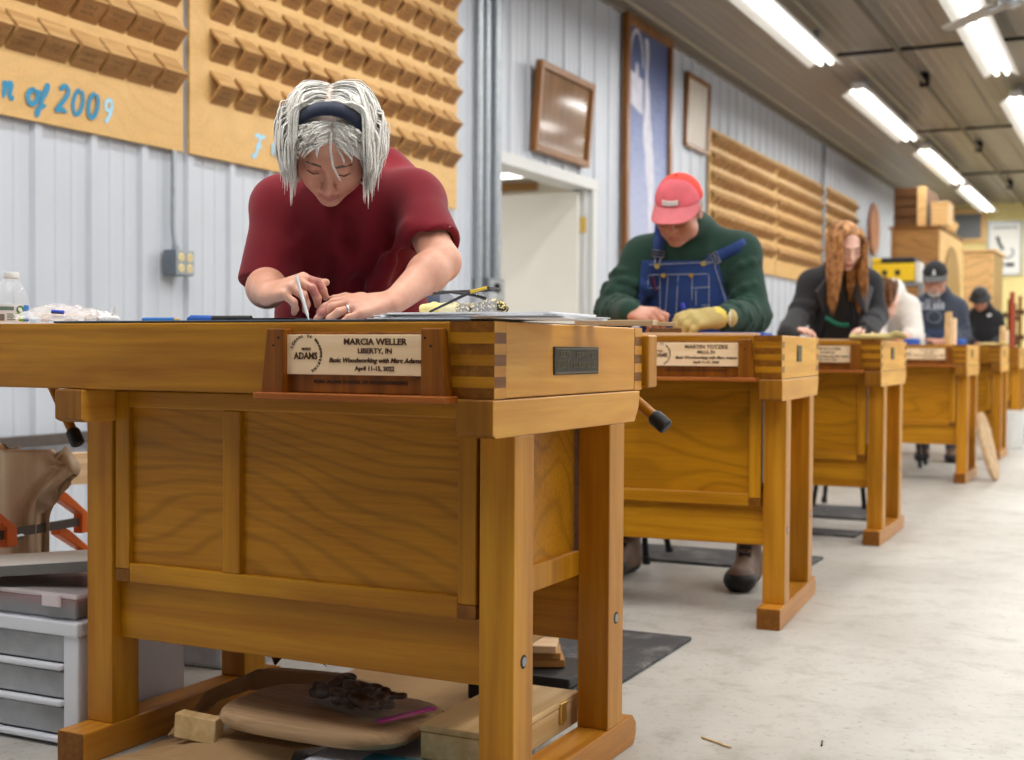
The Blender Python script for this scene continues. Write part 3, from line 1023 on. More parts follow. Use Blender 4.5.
# ------------------------------------------------------------------ pipes, boxes and pictures on the wall
t = thing('outlet_box', 'grey four-socket outlet box on the wall left of the grey-haired woman', 'outlet', (WX+.02, 4.56, 1.205))
MB().box(0, .07, -.062, .062, -.056, .056).build('box', M['greybox'], t, bev=.006)
MB().box(.07, .074, -.060, .060, -.054, .054).build('face_plate', plain('galvanised face plate', (158, 166, 172), .4, metal=.6), t, bev=.002)
M['ivory'] = plain('ivory socket', (232, 214, 160), .5)
for a in (-.028, .028):
    for b in (-.024, .024):
        s = MB().tube([(.073, a, b), (.0775, a, b)], .019, 16).build('socket', M['ivory'], t)
        MB().box(.0775, .0782, a-.009, a-.006, b-.003, b+.008).box(.0775, .0782, a+.006, a+.009, b-.003, b+.008).box(.0775, .0782, a-.003, a+.003, b-.012, b-.007).build('slot', M['black'], s)
MB().tube([(.025, -.006, .056), (.025, -.006, .075)], .018, 12).tube([(.025, -.006, .07), (.012, -.006, .16), (.012, -.006, .495)], .0125, 10).build('conduit', M['galv'], t, 40)

for i, (yy, rad, lab) in enumerate(((7.44, .028, 'left pale conduit of the bundle beside the doorway'), (7.56, .024, 'middle conduit of the bundle beside the doorway'), (7.68, .034, 'thick grey conduit nearest the doorway'))):
    tag(MB().tube([(WX+.022+rad, yy, 1.3 if i else .01), (WX+.022+rad, yy, CEIL-.06)], rad, 14).build('conduit_pipe', M['galv'], None, 40), lab, 'pipe', 'conduits beside the doorway')
t = thing('junction_box', 'grey switch box at the foot of the conduits beside the doorway', 'electrical box', (WX+.018, 7.665, 1.22))
MB().box(0, .085, -.19, .05, -.085, .075).build('box', M['greybox'], t, bev=.006)
MB().box(.085, .089, -.17, .03, -.07, .06).build('cover', M['galv'], t, bev=.003)
MB().box(.085, .11, -.09, -.06, -.02, .04).build('lever', M['blackmetal'], t)
tag(MB().tube([(WX+.047, 17.315, 1.0), (WX+.047, 17.315, CEIL-.06)], .022, 10).build('conduit_pipe', M['galv'], None, 40), 'single conduit between the two farther display boards', 'pipe')


def frame_box(name, label, cat, y0, y1, z0, z1, d, fw, mf, mp, tilt=0.0, X=WX+.02, inset=.008):
    t = thing(name, label, cat, (X, (y0+y1)/2, z0), 0)
    t.rotation_euler = (0, tilt, 0)
    a, h = (y1-y0)/2, z1-z0
    fr = MB()
    fr.prism([(-a, 0), (a, 0), (a-fw, fw), (-a+fw, fw)], 'x', 0, d); fr.prism([(-a, h), (-a+fw, h-fw), (a-fw, h-fw), (a, h)], 'x', 0, d)
    fr.prism([(-a, 0), (-a+fw, fw), (-a+fw, h-fw), (-a, h)], 'x', 0, d); fr.prism([(a, 0), (a, h), (a-fw, h-fw), (a-fw, fw)], 'x', 0, d)
    fr.build('frame', mf, t, bev=.004)
    p = MB().box(0, d-inset, -a+fw, a-fw, fw, h-fw).build('picture_panel', mp, t)
    return t, p


M['frame_brown'] = wood('honey brown frame', (118, 72, 26), (150, 98, 44), 'Z', .8, .35, .15)
M['brownpanel'] = wood('glazed brown panel', (112, 76, 42), (136, 96, 58), 'Z', .35, .08, .35, blot=.3)
pic, pn = frame_box('picture_frame', 'brown wooden frame with a glossy panel above the doorway', 'picture', 8.245, 9.22, 2.215, 2.84, .05, .05, M['frame_brown'], M['brownpanel'], R(4.5), WX+.026, .022)
t = NT('blue banner print')
v = t.coords((1, 1, 1)); sx = t.node('ShaderNodeSeparateXYZ'); t.link(v, sx.inputs[0])
mr = t.node('ShaderNodeMapRange'); mr.inputs['From Min'].default_value = .4; mr.inputs['From Max'].default_value = 2.7
nz = t.noise(t.coords((2, 5, 26)), 1.2, 3, .6)
ad = t.node('ShaderNodeMath', operation='MULTIPLY_ADD'); ad.inputs[1].default_value = .7; t.link(nz, ad.inputs[0]); t.link(sx.outputs[2], ad.inputs[2])
t.link(ad.outputs[0], mr.inputs['Value'])
t.color(t.ramp(mr.outputs[0], [(.15, lin((186, 192, 214))), (.5, lin((158, 168, 202))), (.72, lin((120, 134, 178))), (.95, lin((72, 86, 132)))])); t.set(Roughness=.5)
ban, bp = frame_box('wall_banner', 'tall blue printed banner in a wooden frame beside the doorway', 'banner', 10.02, 11.16, .95, 3.585, .05, .075, M['frame_brown'], t.m, 0, WX+.022, .03)
M['bannerwhite'] = plain('pale print', (206, 206, 220), .6, noise=.14, nscale=9)
mb = MB()
rr = random.Random(5)
Lp = []; Rp = []
for i in range(23):
    f = i/22; z = .12+f*2.40
    wd = .04+.085*math.exp(-((f-.60)/.17)**2)
    c = .03+.06*math.sin(f*5.2)+rr.uniform(-.012, .012)
    j = rr.uniform(-.02, .02)
    Lp.append((c-wd+j, z)); Rp.append((c+wd*.85+rr.uniform(-.02, .02), z))
mb.prism(Lp+Rp[::-1], 'x', .0201, .0206)
mb.build('printed_tower', M['bannerwhite'], bp)
mb = MB(); mb.prism([(-.43, 1.92), (-.13, 1.86), (-.14, 2.16), (-.24, 2.17), (-.25, 2.27), (-.30, 2.28), (-.31, 2.18), (-.43, 2.19)], 'x', .0201, .0206)
arcp = [(-.28+.17*math.cos(R(a)), 2.26+.30*math.sin(R(a))) for a in range(0, 181, 12)]
mb.prism(arcp+[(-.28+.14*math.cos(R(a)), 2.26+.26*math.sin(R(a))) for a in range(180, -1, -12)], 'x', .0201, .0206)
mb.build('printed_emblem', M['bannerwhite'], bp)
frame_box('picture_frame', 'slim wooden frame with a pale sheet, right of the blue banner', 'picture', 11.58, 12.28, 2.72, 3.40, .035, .04, M['frame_brown'], plain('pale framed sheet', (206, 198, 188), .5, noise=.06, nscale=3), R(1.5), WX+.02, .02)
tp_ = thing('round_plaque', 'round wooden disc hung high at the far end of the ribbed wall', 'plaque', (WX+.0203, 20.9, 2.74))
MB().box(-.014, .001, .18, .21, .1, .3).build('hanging_cleat', M['pine'], tp_)
MB().lathe([(.40, 0), (.405, .012), (.395, .03), (.36, .034), (.34, .026), (.03, .026)], 48, M=Matrix.Rotation(R(90), 4, 'Y')).build('disc', M['walnut_x'], tp_, 40)

# long low steel rail on the wall at the far left, below bench height
tag(MB().box(WX+.022, WX+.055, 2.0, 7.0, .447, .492).build('wall_rail', plain('weathered dark rail', (88, 80, 76), .5, noise=.15, metal=.3), None, bev=.003), 'dark steel rail fixed low along the ribbed wall', 'rail')


# ------------------------------------------------------------------ far end of the hall
def far_box(name, mats, parent, px0, px1, ytop, Y, depth, zb, bev=.01):
    a = onY(px0, ytop, Y); b = onY(px1, ytop, Y)
    return MB().box(a.x, b.x, Y, Y+depth, zb, a.z).build(name, mats, parent, bev=bev), a, b


M['farcab'] = plywood('brown cabinet ply', (150, 104, 52), (182, 134, 78), .4, .5, .1)
M['farlight'] = plywood('pale cabinet ply', (214, 168, 106), (234, 192, 132), .4, .5, .1)
M['fardark'] = wood('dark old crate', (78, 50, 24), (112, 74, 38), 'X', .5, .6, 0)
# tall cabinet with an arched side
Y0 = 18.6
a = onY(891, 227, Y0); b = onY(939, 227, Y0); e = onX(962, 240, b.x)
t = thing('tall_cabinet', 'tall brown plywood cabinet with an arched side, far by the wall', 'cabinet', (b.x, Y0, 0))
hh = a.z
MB().box(a.x-b.x, 0, 0, e.y-Y0, 0, hh-.03).build('carcass', M['farcab'], t, bev=.01)
MB().box(a.x-b.x-.03, .03, -.03, e.y-Y0+.02, hh-.03, hh).build('cornice', M['frame_brown'], t, bev=.006)
dY = e.y-Y0
ar = [(.12+.0, .1)]+[(dY*.5+dY*.36*math.cos(R(180-q)), hh-.95+.75*math.sin(R(q))) for q in range(0, 181, 15)]+[(dY*.86, .1)]
MB().box(0, .012, .02, dY-.02, .02, hh-.05).build('side_panel', M['farlight'], t, bev=.003)  # paler than the carcass: light falling on this side put into the colour
MB().prism(ar, 'x', .012, .03).build('arched_panel', M['frame_brown'], t, bev=.004)
MB().box(a.x-b.x+.06, -.06, -.02, 0, .2, hh-.15).build('door', M['farcab'], t, bev=.006)
# crates and boxes on top of it
c0 = onY(894, 188, Y0+.1); c1 = onY(926, 188, Y0+.1)
t = thing('crate', 'dark old wooden crate on top of the tall cabinet', 'crate', (c0.x, Y0+.1, hh))
wd = c1.x-c0.x; ch = c0.z-hh
MB().box(0, wd, .04, 1.2, 0, ch).build('box', M['fardark'], t, bev=.01)
for k in range(4):
    MB().box(0, wd, .0, .04, ch*k/4+.008, ch*(k+1)/4-.008).build('slat', M['fardark'], t, bev=.004)
MB().box(wd-.11, wd+.01, -.03, 0, 0, ch).build('corner_post', M['farlight'], t, bev=.004)
c0 = onY(928, 204, Y0+.02); c1 = onY(945, 204, Y0+.02)
t = thing('wooden_box', 'pale wooden box on the tall cabinet, right of the dark crate', 'box', (c0.x+.04, Y0+.05, hh))
MB().box(0, c1.x-c0.x, 0, .5, 0, c0.z-hh).build('box', M['farlight'], t, bev=.006)
MB().box(-.01, c1.x-c0.x+.01, -.01, .51, c0.z-hh, c0.z-hh+.03).build('lid', M['farlight'], t, bev=.004)
tag(MB().prism([(0, 0), (.22, .0), (.26, .12), (.1, .2), (.0, .1)], 'y', 0, .25).build('offcut', M['farlight'], None, bev=.01, loc=(b.x-.16, Y0+1.0, hh)), 'pale offcut lying on the tall cabinet behind the pale box', 'wood')
# door cabinet
Y1 = 16.4
a = onY(964, 250, Y1); b = onY(994, 250, Y1); e = onX(1003, 252, b.x)
t = thing('door_cabinet', 'honey-coloured single-door cabinet behind the person in the bucket hat', 'cabinet', (b.x, Y1, 0))
hh = a.z
MB().box(a.x-b.x, 0, 0, e.y-Y1, 0, hh-.02).build('carcass', M['frame_brown'], t, bev=.006)
fr = MB(); w0 = a.x-b.x
for q in ((w0, w0+.05, .02, hh-.04), (-.05, 0, .02, hh-.04)): fr.box(q[0], q[1], -.025, 0, q[2], q[3])
fr.box(w0+.05, -.05, -.025, 0, hh-.09, hh-.04); fr.box(w0+.05, -.05, -.025, 0, .02, .08)
d = fr.build('door_frame', M['farlight'], t, bev=.004)
MB().box(w0+.05, -.05, -.015, 0, .08, hh-.09).build('door_panel', M['farlight'], t)
MB().box(w0-.03, .03, -.04, e.y-Y1+.02, hh-.03, hh).build('cornice', M['farlight'], t, bev=.004)
# steel rack with the yellow tool chest
Yr = 14.2
a = onY(870, 283, Yr); b = onY(921, 283, Yr)
t = thing('steel_rack', 'grey steel rack carrying a yellow chest, behind the woman in white', 'rack', (a.x, Yr, 0))
for k, xx in enumerate((0, b.x-a.x)):
    for yy in (0, .5):
        MB().box(xx-.025, xx+.025, yy-.025, yy+.025, 0, a.z).build('post', M['steel'], t)
for zz in (.3, .9, a.z-.03):
    MB().box(-.02, b.x-a.x+.02, -.02, .52, zz-.001, zz+.028).build('shelf', M['steel'], t)
M['toolyellow'] = plain('yellow plastic', (246, 204, 16), .45)
c0 = onY(872, 258, Yr+.02); c1 = onY(914.5, 258, Yr+.02)
t = thing('tool_chest', 'yellow tool chest with a black lid on the steel rack', 'tool chest', (c0.x, Yr+.02, a.z))
wd = c1.x-c0.x; hh = c0.z-a.z
MB().box(0, wd, 0, .4, .012, hh*.78).build('body', M['toolyellow'], t, bev=.012)
MB().box(0, wd, -.006, .4, hh*.78, hh).build('lid', M['black'], t, bev=.01)
MB().box(0, wd*.22, -.009, .2, hh*.80, hh*.98).build('lid_inlay', M['toolyellow'], t, bev=.004)
for k in (.25, .55):
    MB().box(wd*k, wd*k+.05, -.012, .0, hh*.3, hh*.5).build('latch', M['black'], t, bev=.003)
MB().box(0, wd, -.004, .3, 0, .012).build('base', M['black'], t)
c0 = onY(915.5, 262, Yr+.05); c1 = onY(921, 262, Yr+.05)
tag(MB().box(0, c1.x-c0.x, 0, .2, 0, c0.z-a.z).build('white_carton', M['white'], None, bev=.005, loc=(c0.x, Yr+.05, a.z)), 'narrow white carton beside the yellow tool chest', 'carton')
# pictures on the yellow wall
def back_frame(name, label, cat, px0, py0, px1, py1, fw, mf, mp, d=.05):
    A = onY(px0, py0, BACK-.01); B = onY(px1, py1, BACK-.01)
    t = thing(name, label, cat, ((A.x+B.x)/2, BACK-.002, B.z))
    w_, h_ = (B.x-A.x)/2, A.z-B.z
    fr = MB()
    fr.box(-w_, w_, -d, 0, 0, fw); fr.box(-w_, w_, -d, 0, h_-fw, h_); fr.box(-w_, -w_+fw, -d, 0, fw, h_-fw); fr.box(w_-fw, w_, -d, 0, fw, h_-fw)
    fr.build('frame', mf, t, bev=.006)
    MB().box(-w_+fw, w_-fw, -d*.5, 0, fw, h_-fw).build('picture_panel', mp, t)
    return t, w_, h_, d
back_frame('chalkboard', 'grey chalkboard in a wooden frame on the yellow wall', 'board', 950, 210, 986, 243, .09, M['farlight'], plain('grey slate', (112, 114, 116), .5, noise=.08))
t, w_, h_, d = back_frame('poster', 'white framed poster with a dark line drawing on the yellow wall', 'poster', 988, 222, 1022, 275, .03, M['galv'], plain('poster white', (232, 230, 224), .6))
M['posterink'] = plain('slate blue print', (86, 104, 120), .6)
M['posterdark'] = plain('black print', (44, 48, 54), .6)
MB().tube([(-w_*.45, -d*.52, h_*.72), (-w_*.3, -d*.52, h_*.58), (-w_*.1, -d*.52, h_*.48)], .03, 6, flat=.1, up=(1, 0, 0)).build('printed_stroke', M['posterdark'], t)
MB().tube([(w_*.1+w_*.4*math.cos(R(q)), -d*.52, h_*.42+w_*.33*math.sin(R(q))) for q in range(150, 420, 20)], .014, 6).build('printed_curve', M['posterink'], t)
MB().box(-w_*.7, w_*.35, -d*.53, -d*.5, h_*.86, h_*.91).box(w_*.42, w_*.7, -d*.53, -d*.5, h_*.86, h_*.91).build('printed_heading', plain('grey print', (176, 178, 178), .6), t)
MB().box(-w_*.35, -w_*.05, -d*.53, -d*.5, h_*.15, h_*.24).box(w_*.05, w_*.55, -d*.53, -d*.5, h_*.16, h_*.23).build('printed_blocks', M['posterdark'], t)
# tools standing at the far right
rr = random.Random(11)
M['redwood'] = plain('red painted wood', (172, 72, 40), .5)
for i, (px, top, rad, m, lab) in enumerate(((1003.5, 292, .03, 'redwood', 'red post standing by the honey cabinet, far right'), (1009, 299, .022, 'walnut', 'leftmost brown clamp bar standing past the red post'), (1014, 303, .03, 'fardark', 'middle dark clamp bar standing past the red post'), (1020, 296, .026, 'walnut', 'brown clamp bar cut by the right edge'))):
    P = onY(px, top, 17.2+.9*i)
    q = thing('bar_clamp' if i else 'red_post', lab, 'clamp' if i else 'post', (P.x+(.10 if i == 0 else 0), 17.2+.9*i, 0))
    MB().tube([(0, 0, 0), (.0, .03, P.z*.5), (0, .05, P.z)], rad, 8).build('bar', M[m], q, 40)
    if i:
        for zz in (.62, .84): MB().box(-.07, .07, -.04, .05, P.z*zz, P.z*zz+.07).build('jaw', M['fardark'], q, bev=.006)
    else:
        MB().box(-.05, .05, -.05, .06, 0, .05).build('foot', M['redwood'], q)
# ------------------------------------------------------------------ things on and under the benches
def bench_pt(i, u, v, z=H):
    (x, y), r = BENCH[i]; c, s = math.cos(R(r)), math.sin(R(r))
    return Vector((x+u*c-v*s, y+u*s+v*c, z))


def on_bench(i, px, v, z=H):
    """the point on the top of bench i that is v behind its front edge and seen in column px"""
    (x, y), r = BENCH[i]; c, s = math.cos(R(r)), math.sin(R(r))
    d = ray(px, 330); o = Vector((-s, c))
    p0 = Vector((x, y))+o*v
    # intersect the horizontal ray with that line
    a = Vector((c, s)); dx, dy = d.x, d.y
    det = dx*(-a.y)-dy*(-a.x)
    k = (p0.x*(-a.y)-p0.y*(-a.x))/det
    return Vector((dx*k, dy*k, z))


RB = R(-.85)
# thin dark mat, papers, strips
p = bench_pt(0, -1.0, .03)
t = thing('bench_mat', 'thin dark work mat covering the front of the nearest bench top', 'mat', (p.x, p.y, H), RB)
MB().box(0, .95, -.028, .42, .0005, .004).build('rubber_sheet', plain('dark slate mat', (44, 50, 58), .5), t, bev=.001)
MB().box(.0, .95, -.027, .419, .004, .0046).build('printed_face', plain('pale blue grey face', (156, 168, 182), .5), t)
ZM = H+.0048
rr = random.Random(2)
for i in range(6):
    p = on_bench(0, 488+(i % 3)*5-i, .115+.006*(i % 2), ZM+.0019*i)
    g = MB(); lw, ld = .37-.012*i, .21
    g.box(-lw/2, lw/2, -ld/2, ld/2, .0002, .0018)
    o = g.build('paper_sheet', M['paper'], None, None, loc=p, rot=(0, 0, RB+R(rr.uniform(-2.5, 3.5))))
    tag(o, ['bottom sheet of the white papers under the safety glasses', 'second sheet up in the white papers under the safety glasses', 'third sheet up in the white papers under the safety glasses', 'fourth sheet up in the white papers under the safety glasses', 'sheet just below the top of the white papers under the safety glasses', 'topmost white paper sheet, directly under the safety glasses'][i], 'paper', 'loose papers on the nearest bench')
for i, (px0, v, L, lab) in enumerate(((577, .34, .20, 'lower pale wood strip at the right end of the nearest bench'), (590, .40, .22, 'thin pale wood strip lying behind the papers at the bench end'))):
    p = on_bench(0, px0, v, H+.0005+.0*i)
    tag(MB().box(0, L*.75, -.02, .02, 0, .007 if i else .009).build('wood_strip', M['pale'], None, bev=.001, loc=p, rot=(0, 0, R(8+12*i))), lab, 'wood strip', 'pale wood strips')

# small water bottle
p = on_bench(0, 11.5, .10)
t = thing('water_bottle', 'small clear water bottle with a white cap at the left end of the nearest bench', 'bottle', (p.x, p.y, H))
M['pet'] = glass('clear bottle plastic', (.95, .98, 1, 1), .04, .13)
MB().lathe([(.028, 0), (.0345, .004), (.0355, .012), (.0355, .044), (.034, .052), (.035, .056), (.030, .072), (.020, .088), (.0135, .096), (.0128, .104)], 28).build('bottle_body', M['pet'], t, 50)
MB().lathe([(.0155, .0995), (.0158, .102), (.0158, .1105), (.0145, .113), (.003, .1132)], 24).build('cap', M['white'], t, 40)
lb = MB().lathe([(.0362, .006), (.0362, .043)], 36, cap=False).build('label', M['paper'], t, 60)
def wrap(mb, a0, a1, z0, z1, r=.0364, n=8):
    mb.grid(lambda a, b: Vector((r*math.cos(a0+(a1-a0)*a), r*math.sin(a0+(a1-a0)*a), z0+(z1-z0)*b)), n, 1)
    return mb
ca = math.atan2(-p.y, -p.x)         # towards the lens
wrap(MB(), ca+R(42), ca+R(75), .007, .042).build('label_blue', plain('label blue', (44, 120, 200), .5), lb)
wrap(MB(), ca+R(24), ca+R(42), .007, .026, .0365).build('label_green', plain('label green', (120, 180, 50), .5), lb)
c = MB(); cx_, cz_ = ca+R(30), .031
c.add([Vector((.0367*math.cos(cx_+.26*math.cos(q*PI/8)), .0367*math.sin(cx_+.26*math.cos(q*PI/8)), cz_+.0095*math.sin(q*PI/8))) for q in range(16)], [tuple(range(16))])
c.build('label_seal', plain('label leaf green', (60, 130, 60), .5), lb)
wrap(MB(), ca-R(60), ca-R(22), .008, .022).build('label_square', plain('label grey', (128, 122, 124), .5), lb)
g = MB()
for k in range(4): wrap(g, ca-R(14), ca+R(12-6*(k % 2)), .009+.004*k, .0112+.004*k)
wrap(g, ca-R(40), ca+R(8), .030, .038)
g.build('label_print', plain('label print', (110, 140, 130), .5), lb)

# crumpled clear bag with a blue stub, tissue
def crumple(nu, nv, f, amp, seed, freq=3.0):
    from mathutils import noise as mn
    def fn(a, b):
        q = f(a, b); s = Vector((a*freq+seed, b*freq+seed*2, seed))
        n3 = mn.noise_vector(s*1.0)*amp+mn.noise_vector(s*2.7)*amp*.5
        return q+n3
    return fn
M['film'] = glass('clear plastic film', (.98, .98, 1, 1), .15, .30)
M['film_thin'] = glass('thin clear film', (.9, .88, .86, 1), .12, .10)
p = on_bench(0, 65, .12)
t = thing('plastic_bag', 'crumpled clear plastic bag with a blue clip beside the water bottle', 'bag', (p.x, p.y, H), R(10))
g = MB(); g.grid(crumple(30, 14, lambda a, b: Vector(((a-.5)*.19, (b-.5)*.09, .012+.022*math.sin(PI*b)*(1-.5*a)+.012*math.sin(PI*a))), .011, 3.1, 4), 34, 16)
o = g.build('film_top', M['film'], t, 30); g = MB(); g.grid(crumple(30, 14, lambda a, b: Vector(((a-.5)*.17, (b-.5)*.10-.01, .010+.016*math.sin(PI*b))), .007, 7.7, 5), 30, 14)
g.build('film_under', M['film'], t, 30)
MB().tube([(.004, -.05, .026), (.032, -.052, .0245)], .0042, 10).build('blue_clip', plain('blue plastic', (40, 74, 190), .4), t, 40)
p = on_bench(0, 108, .14)
s = SDF((-.04, -.04, -.002), (.04, .04, .055), .0018)
rr = random.Random(9)
s.ell((0, 0, .012), (.026, .02, .012), k=.002)
for k in range(16):
    a = rr.uniform(0, 6.28); r_ = rr.uniform(.004, .024)
    q = Vector((r_*math.cos(a), r_*math.sin(a)*.8, rr.uniform(.006, .022)))
    s.cap(q, q+Vector((rr.uniform(-.012, .012), rr.uniform(-.008, .008), rr.uniform(0, .014))), .005, .0018, .003)
s.cap((.014, 0, .02), (.021, -.002, .040), .006, .002, .004)
for k in range(10):
    q = Vector((rr.uniform(-.03, .03), rr.uniform(-.03, .0), rr.uniform(.008, .03))); s.cap(q, q+Vector((rr.uniform(-.01, .01), 0, rr.uniform(-.01, .01))), .0022, .001, .002, 'sub')
s.cut((0, 0, .001), (0, 0, -1))
o = s.build('crumpled_tissue', plain('tissue white', (236, 230, 226), .9), None); o.location = (p.x, p.y, H)
tag(o, 'crumpled white tissue on the nearest bench, right of the clear bag', 'tissue')
M['blue'] = plain('marker blue', (40, 96, 186), .45)
p = on_bench(0, 143, .10, ZM)
t = thing('pencil', 'light blue pencil lying on the mat left of the blue marker', 'pencil', (p.x, p.y, ZM+.0045), R(4))
MB().tube([(0, 0, 0), (.078, 0, 0)], .0042, 6).build('barrel', plain('pale blue lacquer', (52, 120, 190), .4), t)
MB().tube([(.078, 0, 0), (.09, 0, 0)], [.0042, .0012], 8).build('sharpened_tip', M['pine'], t)
p = on_bench(0, 188, .12, ZM)
t = thing('marker', 'blue and black marker lying left of the writing hand', 'marker', (p.x, p.y, ZM+.0065), R(3))
MB().tube([(0, 0, -.002), (.008, 0, .001), (.06, 0, 0)], [.004, .006, .006], 12).build('cap', M['blue'], t, 40)
MB().tube([(.06, 0, 0), (.15, 0, 0)], .0055, 12).build('barrel', M['black'], t, 40)
p = on_bench(0, 215, .20, ZM)
tag(MB().box(0, .20, 0, .13, 0, .009).build('black_folder', plain('dark blue black cover', (24, 28, 40), .45), None, bev=.002, loc=p, rot=(0, 0, R(-1))), 'dark folder lying under the writing hand', 'folder')

# work gloves and safety glasses on the papers
t = NT('knit glove yellow with black dots')
v = t.coords((1, 1, 1)); vo = t.node('ShaderNodeTexVoronoi'); vo.inputs['Scale'].default_value = 210; t.link(v, vo.inputs['Vector'])
nz = t.noise(v, 22, 2, .5)
ad = t.node('ShaderNodeMath', operation='MULTIPLY'); t.link(vo.outputs['Distance'], ad.inputs[0]); t.link(nz, ad.inputs[1])
t.color(t.ramp(ad.outputs[0], [(.20, lin((236, 214, 138))), (.27, lin((40, 38, 34)))])); t.set(Roughness=.9)
M['knit'] = t.m
M['knit_plain'] = plain('pale yellow knit', (238, 222, 150), .9, noise=.1, nscale=120)
M['leatherglove'] = plain('tan yellow work leather', (184, 164, 104), .75, noise=.14, nscale=18, bump=.2, bscale=300)


def lying_glove(name, label, loc, rz, mats, matfn=None, sc=1.0, seed=1, vox=.003, spread=1.0):
    rr = random.Random(seed)
    s = SDF((-.10*sc, -.07*sc, -.004), (.13*sc, .07*sc, .05*sc), vox)
    for k in range(5):
        x = (-.08+.03*k)*sc; s.ell((x, 0, .013*sc), (.03*sc, (.030+.006*min(k, 3))*sc, .013*sc), k=.012*sc)
    for j in range(4):
        y = (-.033+.022*j)*sc; b = Vector((.045*sc, y, .016*sc)); l = (.045, .058, .055, .042)[j]*sc
        m = b+Vector((l*.55, (j-1.5)*.006*sc*spread, rr.uniform(.004, .012)*sc)); e = m+Vector((l*.45, (j-1.5)*.006*sc*spread, rr.uniform(-.010, -.004)*sc))
        s.path([b, m, e], [.011*sc, .0105*sc, .009*sc], .007*sc)
    s.path([(.0, .035*sc, .014*sc), (.03*sc, .058*sc, .016*sc), (.052*sc, .062*sc, .012*sc)], [.014*sc, .011*sc, .009*sc], .008*sc)
    for k in range(7):
        q = Vector((rr.uniform(-.08, .05), rr.uniform(-.03, .03), .024))*sc
        s.cap(q, q+Vector((rr.uniform(-.02, .02), rr.uniform(-.02, .02), .004))*sc, .006*sc, .003*sc, .006*sc, 'add' if k % 2 else 'sub')
    s.cut((0, 0, .0005), (0, 0, -1))
    o = s.build(name, mats, None, matfn); o.location = loc; o.rotation_euler = (0, 0, rz)
    return tag(o, label, 'glove')


p = on_bench(0, 462, .17, ZM+.0118)
lying_glove('work_glove', 'yellow knit work glove with black dots lying on the papers behind the safety glasses', p, R(14), [M['knit_plain'], M['knit']], lambda C: (C[:, 0] > -.005).astype(int), .78, 4, .0026)
p = on_bench(0, 432, .065, ZM+.0118)
t = thing('safety_glasses', 'black-armed safety glasses with clear lenses resting on the papers', 'glasses', (p.x, p.y, p.z), R(6))
fr = MB()
A = M['black']
fr.tube([(-.005, .02, .032), (.004, .0, .034), (.04, -.01, .036), (.085, -.012, .030), (.105, -.008, .024)], [.0035, .003, .0024, .0026, .003], 8)
fr.build('arm', A, t, 40)
MB().tube([(.008, -.03, .001), (.045, -.026, .018), (.078, -.02, .034), (.112, -.01, .043)], [.002, .0024, .0028, .0032], 8).build('arm', A, t, 40)
MB().tube([(.08, -.0195, .0352), (.108, -.0115, .0425)], .0034, 8).build('arm_inlay', plain('yellow inlay grip', (214, 180, 44), .4), t, 40)
M['lens'] = glass('clear lens', (.97, .98, 1, 1), .03, .22)
for k, (x0, x1) in enumerate(((.0, .052), (.056, .108))):
    g = MB(); g.grid(lambda a, b, x0=x0, x1=x1: Vector((x0+(x1-x0)*a, .035+.012*math.sin(PI*(.5*a+.5*k))-.0, .003+.034*b-.004*math.sin(PI*a)*(1-b))), 10, 6)
    solidify(g.build('lens', M['lens'], t, 60), .0018, 0)
MB().tube([(-.003, .036, .038), (.054, .046, .04), (.111, .038, .042)], .0026, 8).build('brow_bar', A, t, 40)
MB().tube([(.108, -.008, .043), (.112, .038, .042)], .003, 8).build('hinge', A, t, 40)

# ---------------------------------------------------------------- left of the bench: drawer unit, bins, clamped wood
M['whiteplastic'] = plain('white plastic', (226, 228, 236), .35)
M['frost'] = plain('frosted clear drawer', (164, 166, 170), .25, noise=.22, nscale=9)
t = thing('drawer_unit', 'white plastic three-drawer unit on the floor left of the nearest bench', 'drawer unit', (-1.976, 2.03, 0))
W_, D_, Hh = .40, .34, .262
sh = MB()
sh.box(-W_, 0, 0, D_, Hh-.03, Hh); sh.box(-W_+.01, -.01, .02, D_, .004, .012)
sh.box(-.045, -.004, .006, .05, .004, Hh-.03); sh.box(-W_+.004, -W_+.045, .006, .05, .004, Hh-.03)
sh.box(-.012, -.004, .05, D_, .004, Hh-.03); sh.box(-W_+.004, -W_+.012, .05, D_, .004, Hh-.03); sh.box(-W_+.004, -.004, D_-.008, D_, .004, Hh-.03)
sh.build('shell', M['whiteplastic'], t, bev=.004)
for k in range(3):
    z0 = .008+k*.0755
    d = MB().box(-W_+.047, -.047, .012, .3, z0+.014, z0+.070).build('drawer', M['frost'], t, bev=.004)
    MB().box(-W_+.045, -.045, -.004, .014, z0, z0+.013).build('drawer_lip', M['whiteplastic'], d, bev=.004)
for x in (-.03, -W_+.03):
    for y in (.04, D_-.04): MB().box(x-.015, x+.015, y-.015, y+.015, 0, .006).build('foot', M['whiteplastic'], t)
t = thing('storage_bin', 'shallow clear lidded bin with red and black contents on the white drawer unit', 'bin', (-1.985, 2.035, Hh+.0005))
M['binwall'] = glass('clear bin plastic', (.9, .9, .94, 1), .12, .30)
M['binlid'] = glass('pinkish clear lid', (.93, .84, .86, 1), .2, .55)
MB().box(-.38, -.005, .005, .30, .003, .046).build('bin_wall', M['binwall'], t, bev=.006)
MB().box(-.372, -.012, .015, .29, .005, .026).build('dark_contents', plain('dark tools', (40, 42, 52), .5, noise=.3), t, bev=.004)
MB().box(-.37, -.014, .018, .288, .026, .043).build('red_contents', plain('red cloth', (156, 52, 50), .8, noise=.2), t, bev=.004)
MB().box(-.39, .004, -.003, .31, .047, .058).build('lid', M['binlid'], t, bev=.005)
for x in (-.06, -.30): MB().box(x-.025, x+.025, -.011, -.003, .03, .056).build('clip', M['binlid'], t, bev=.003)
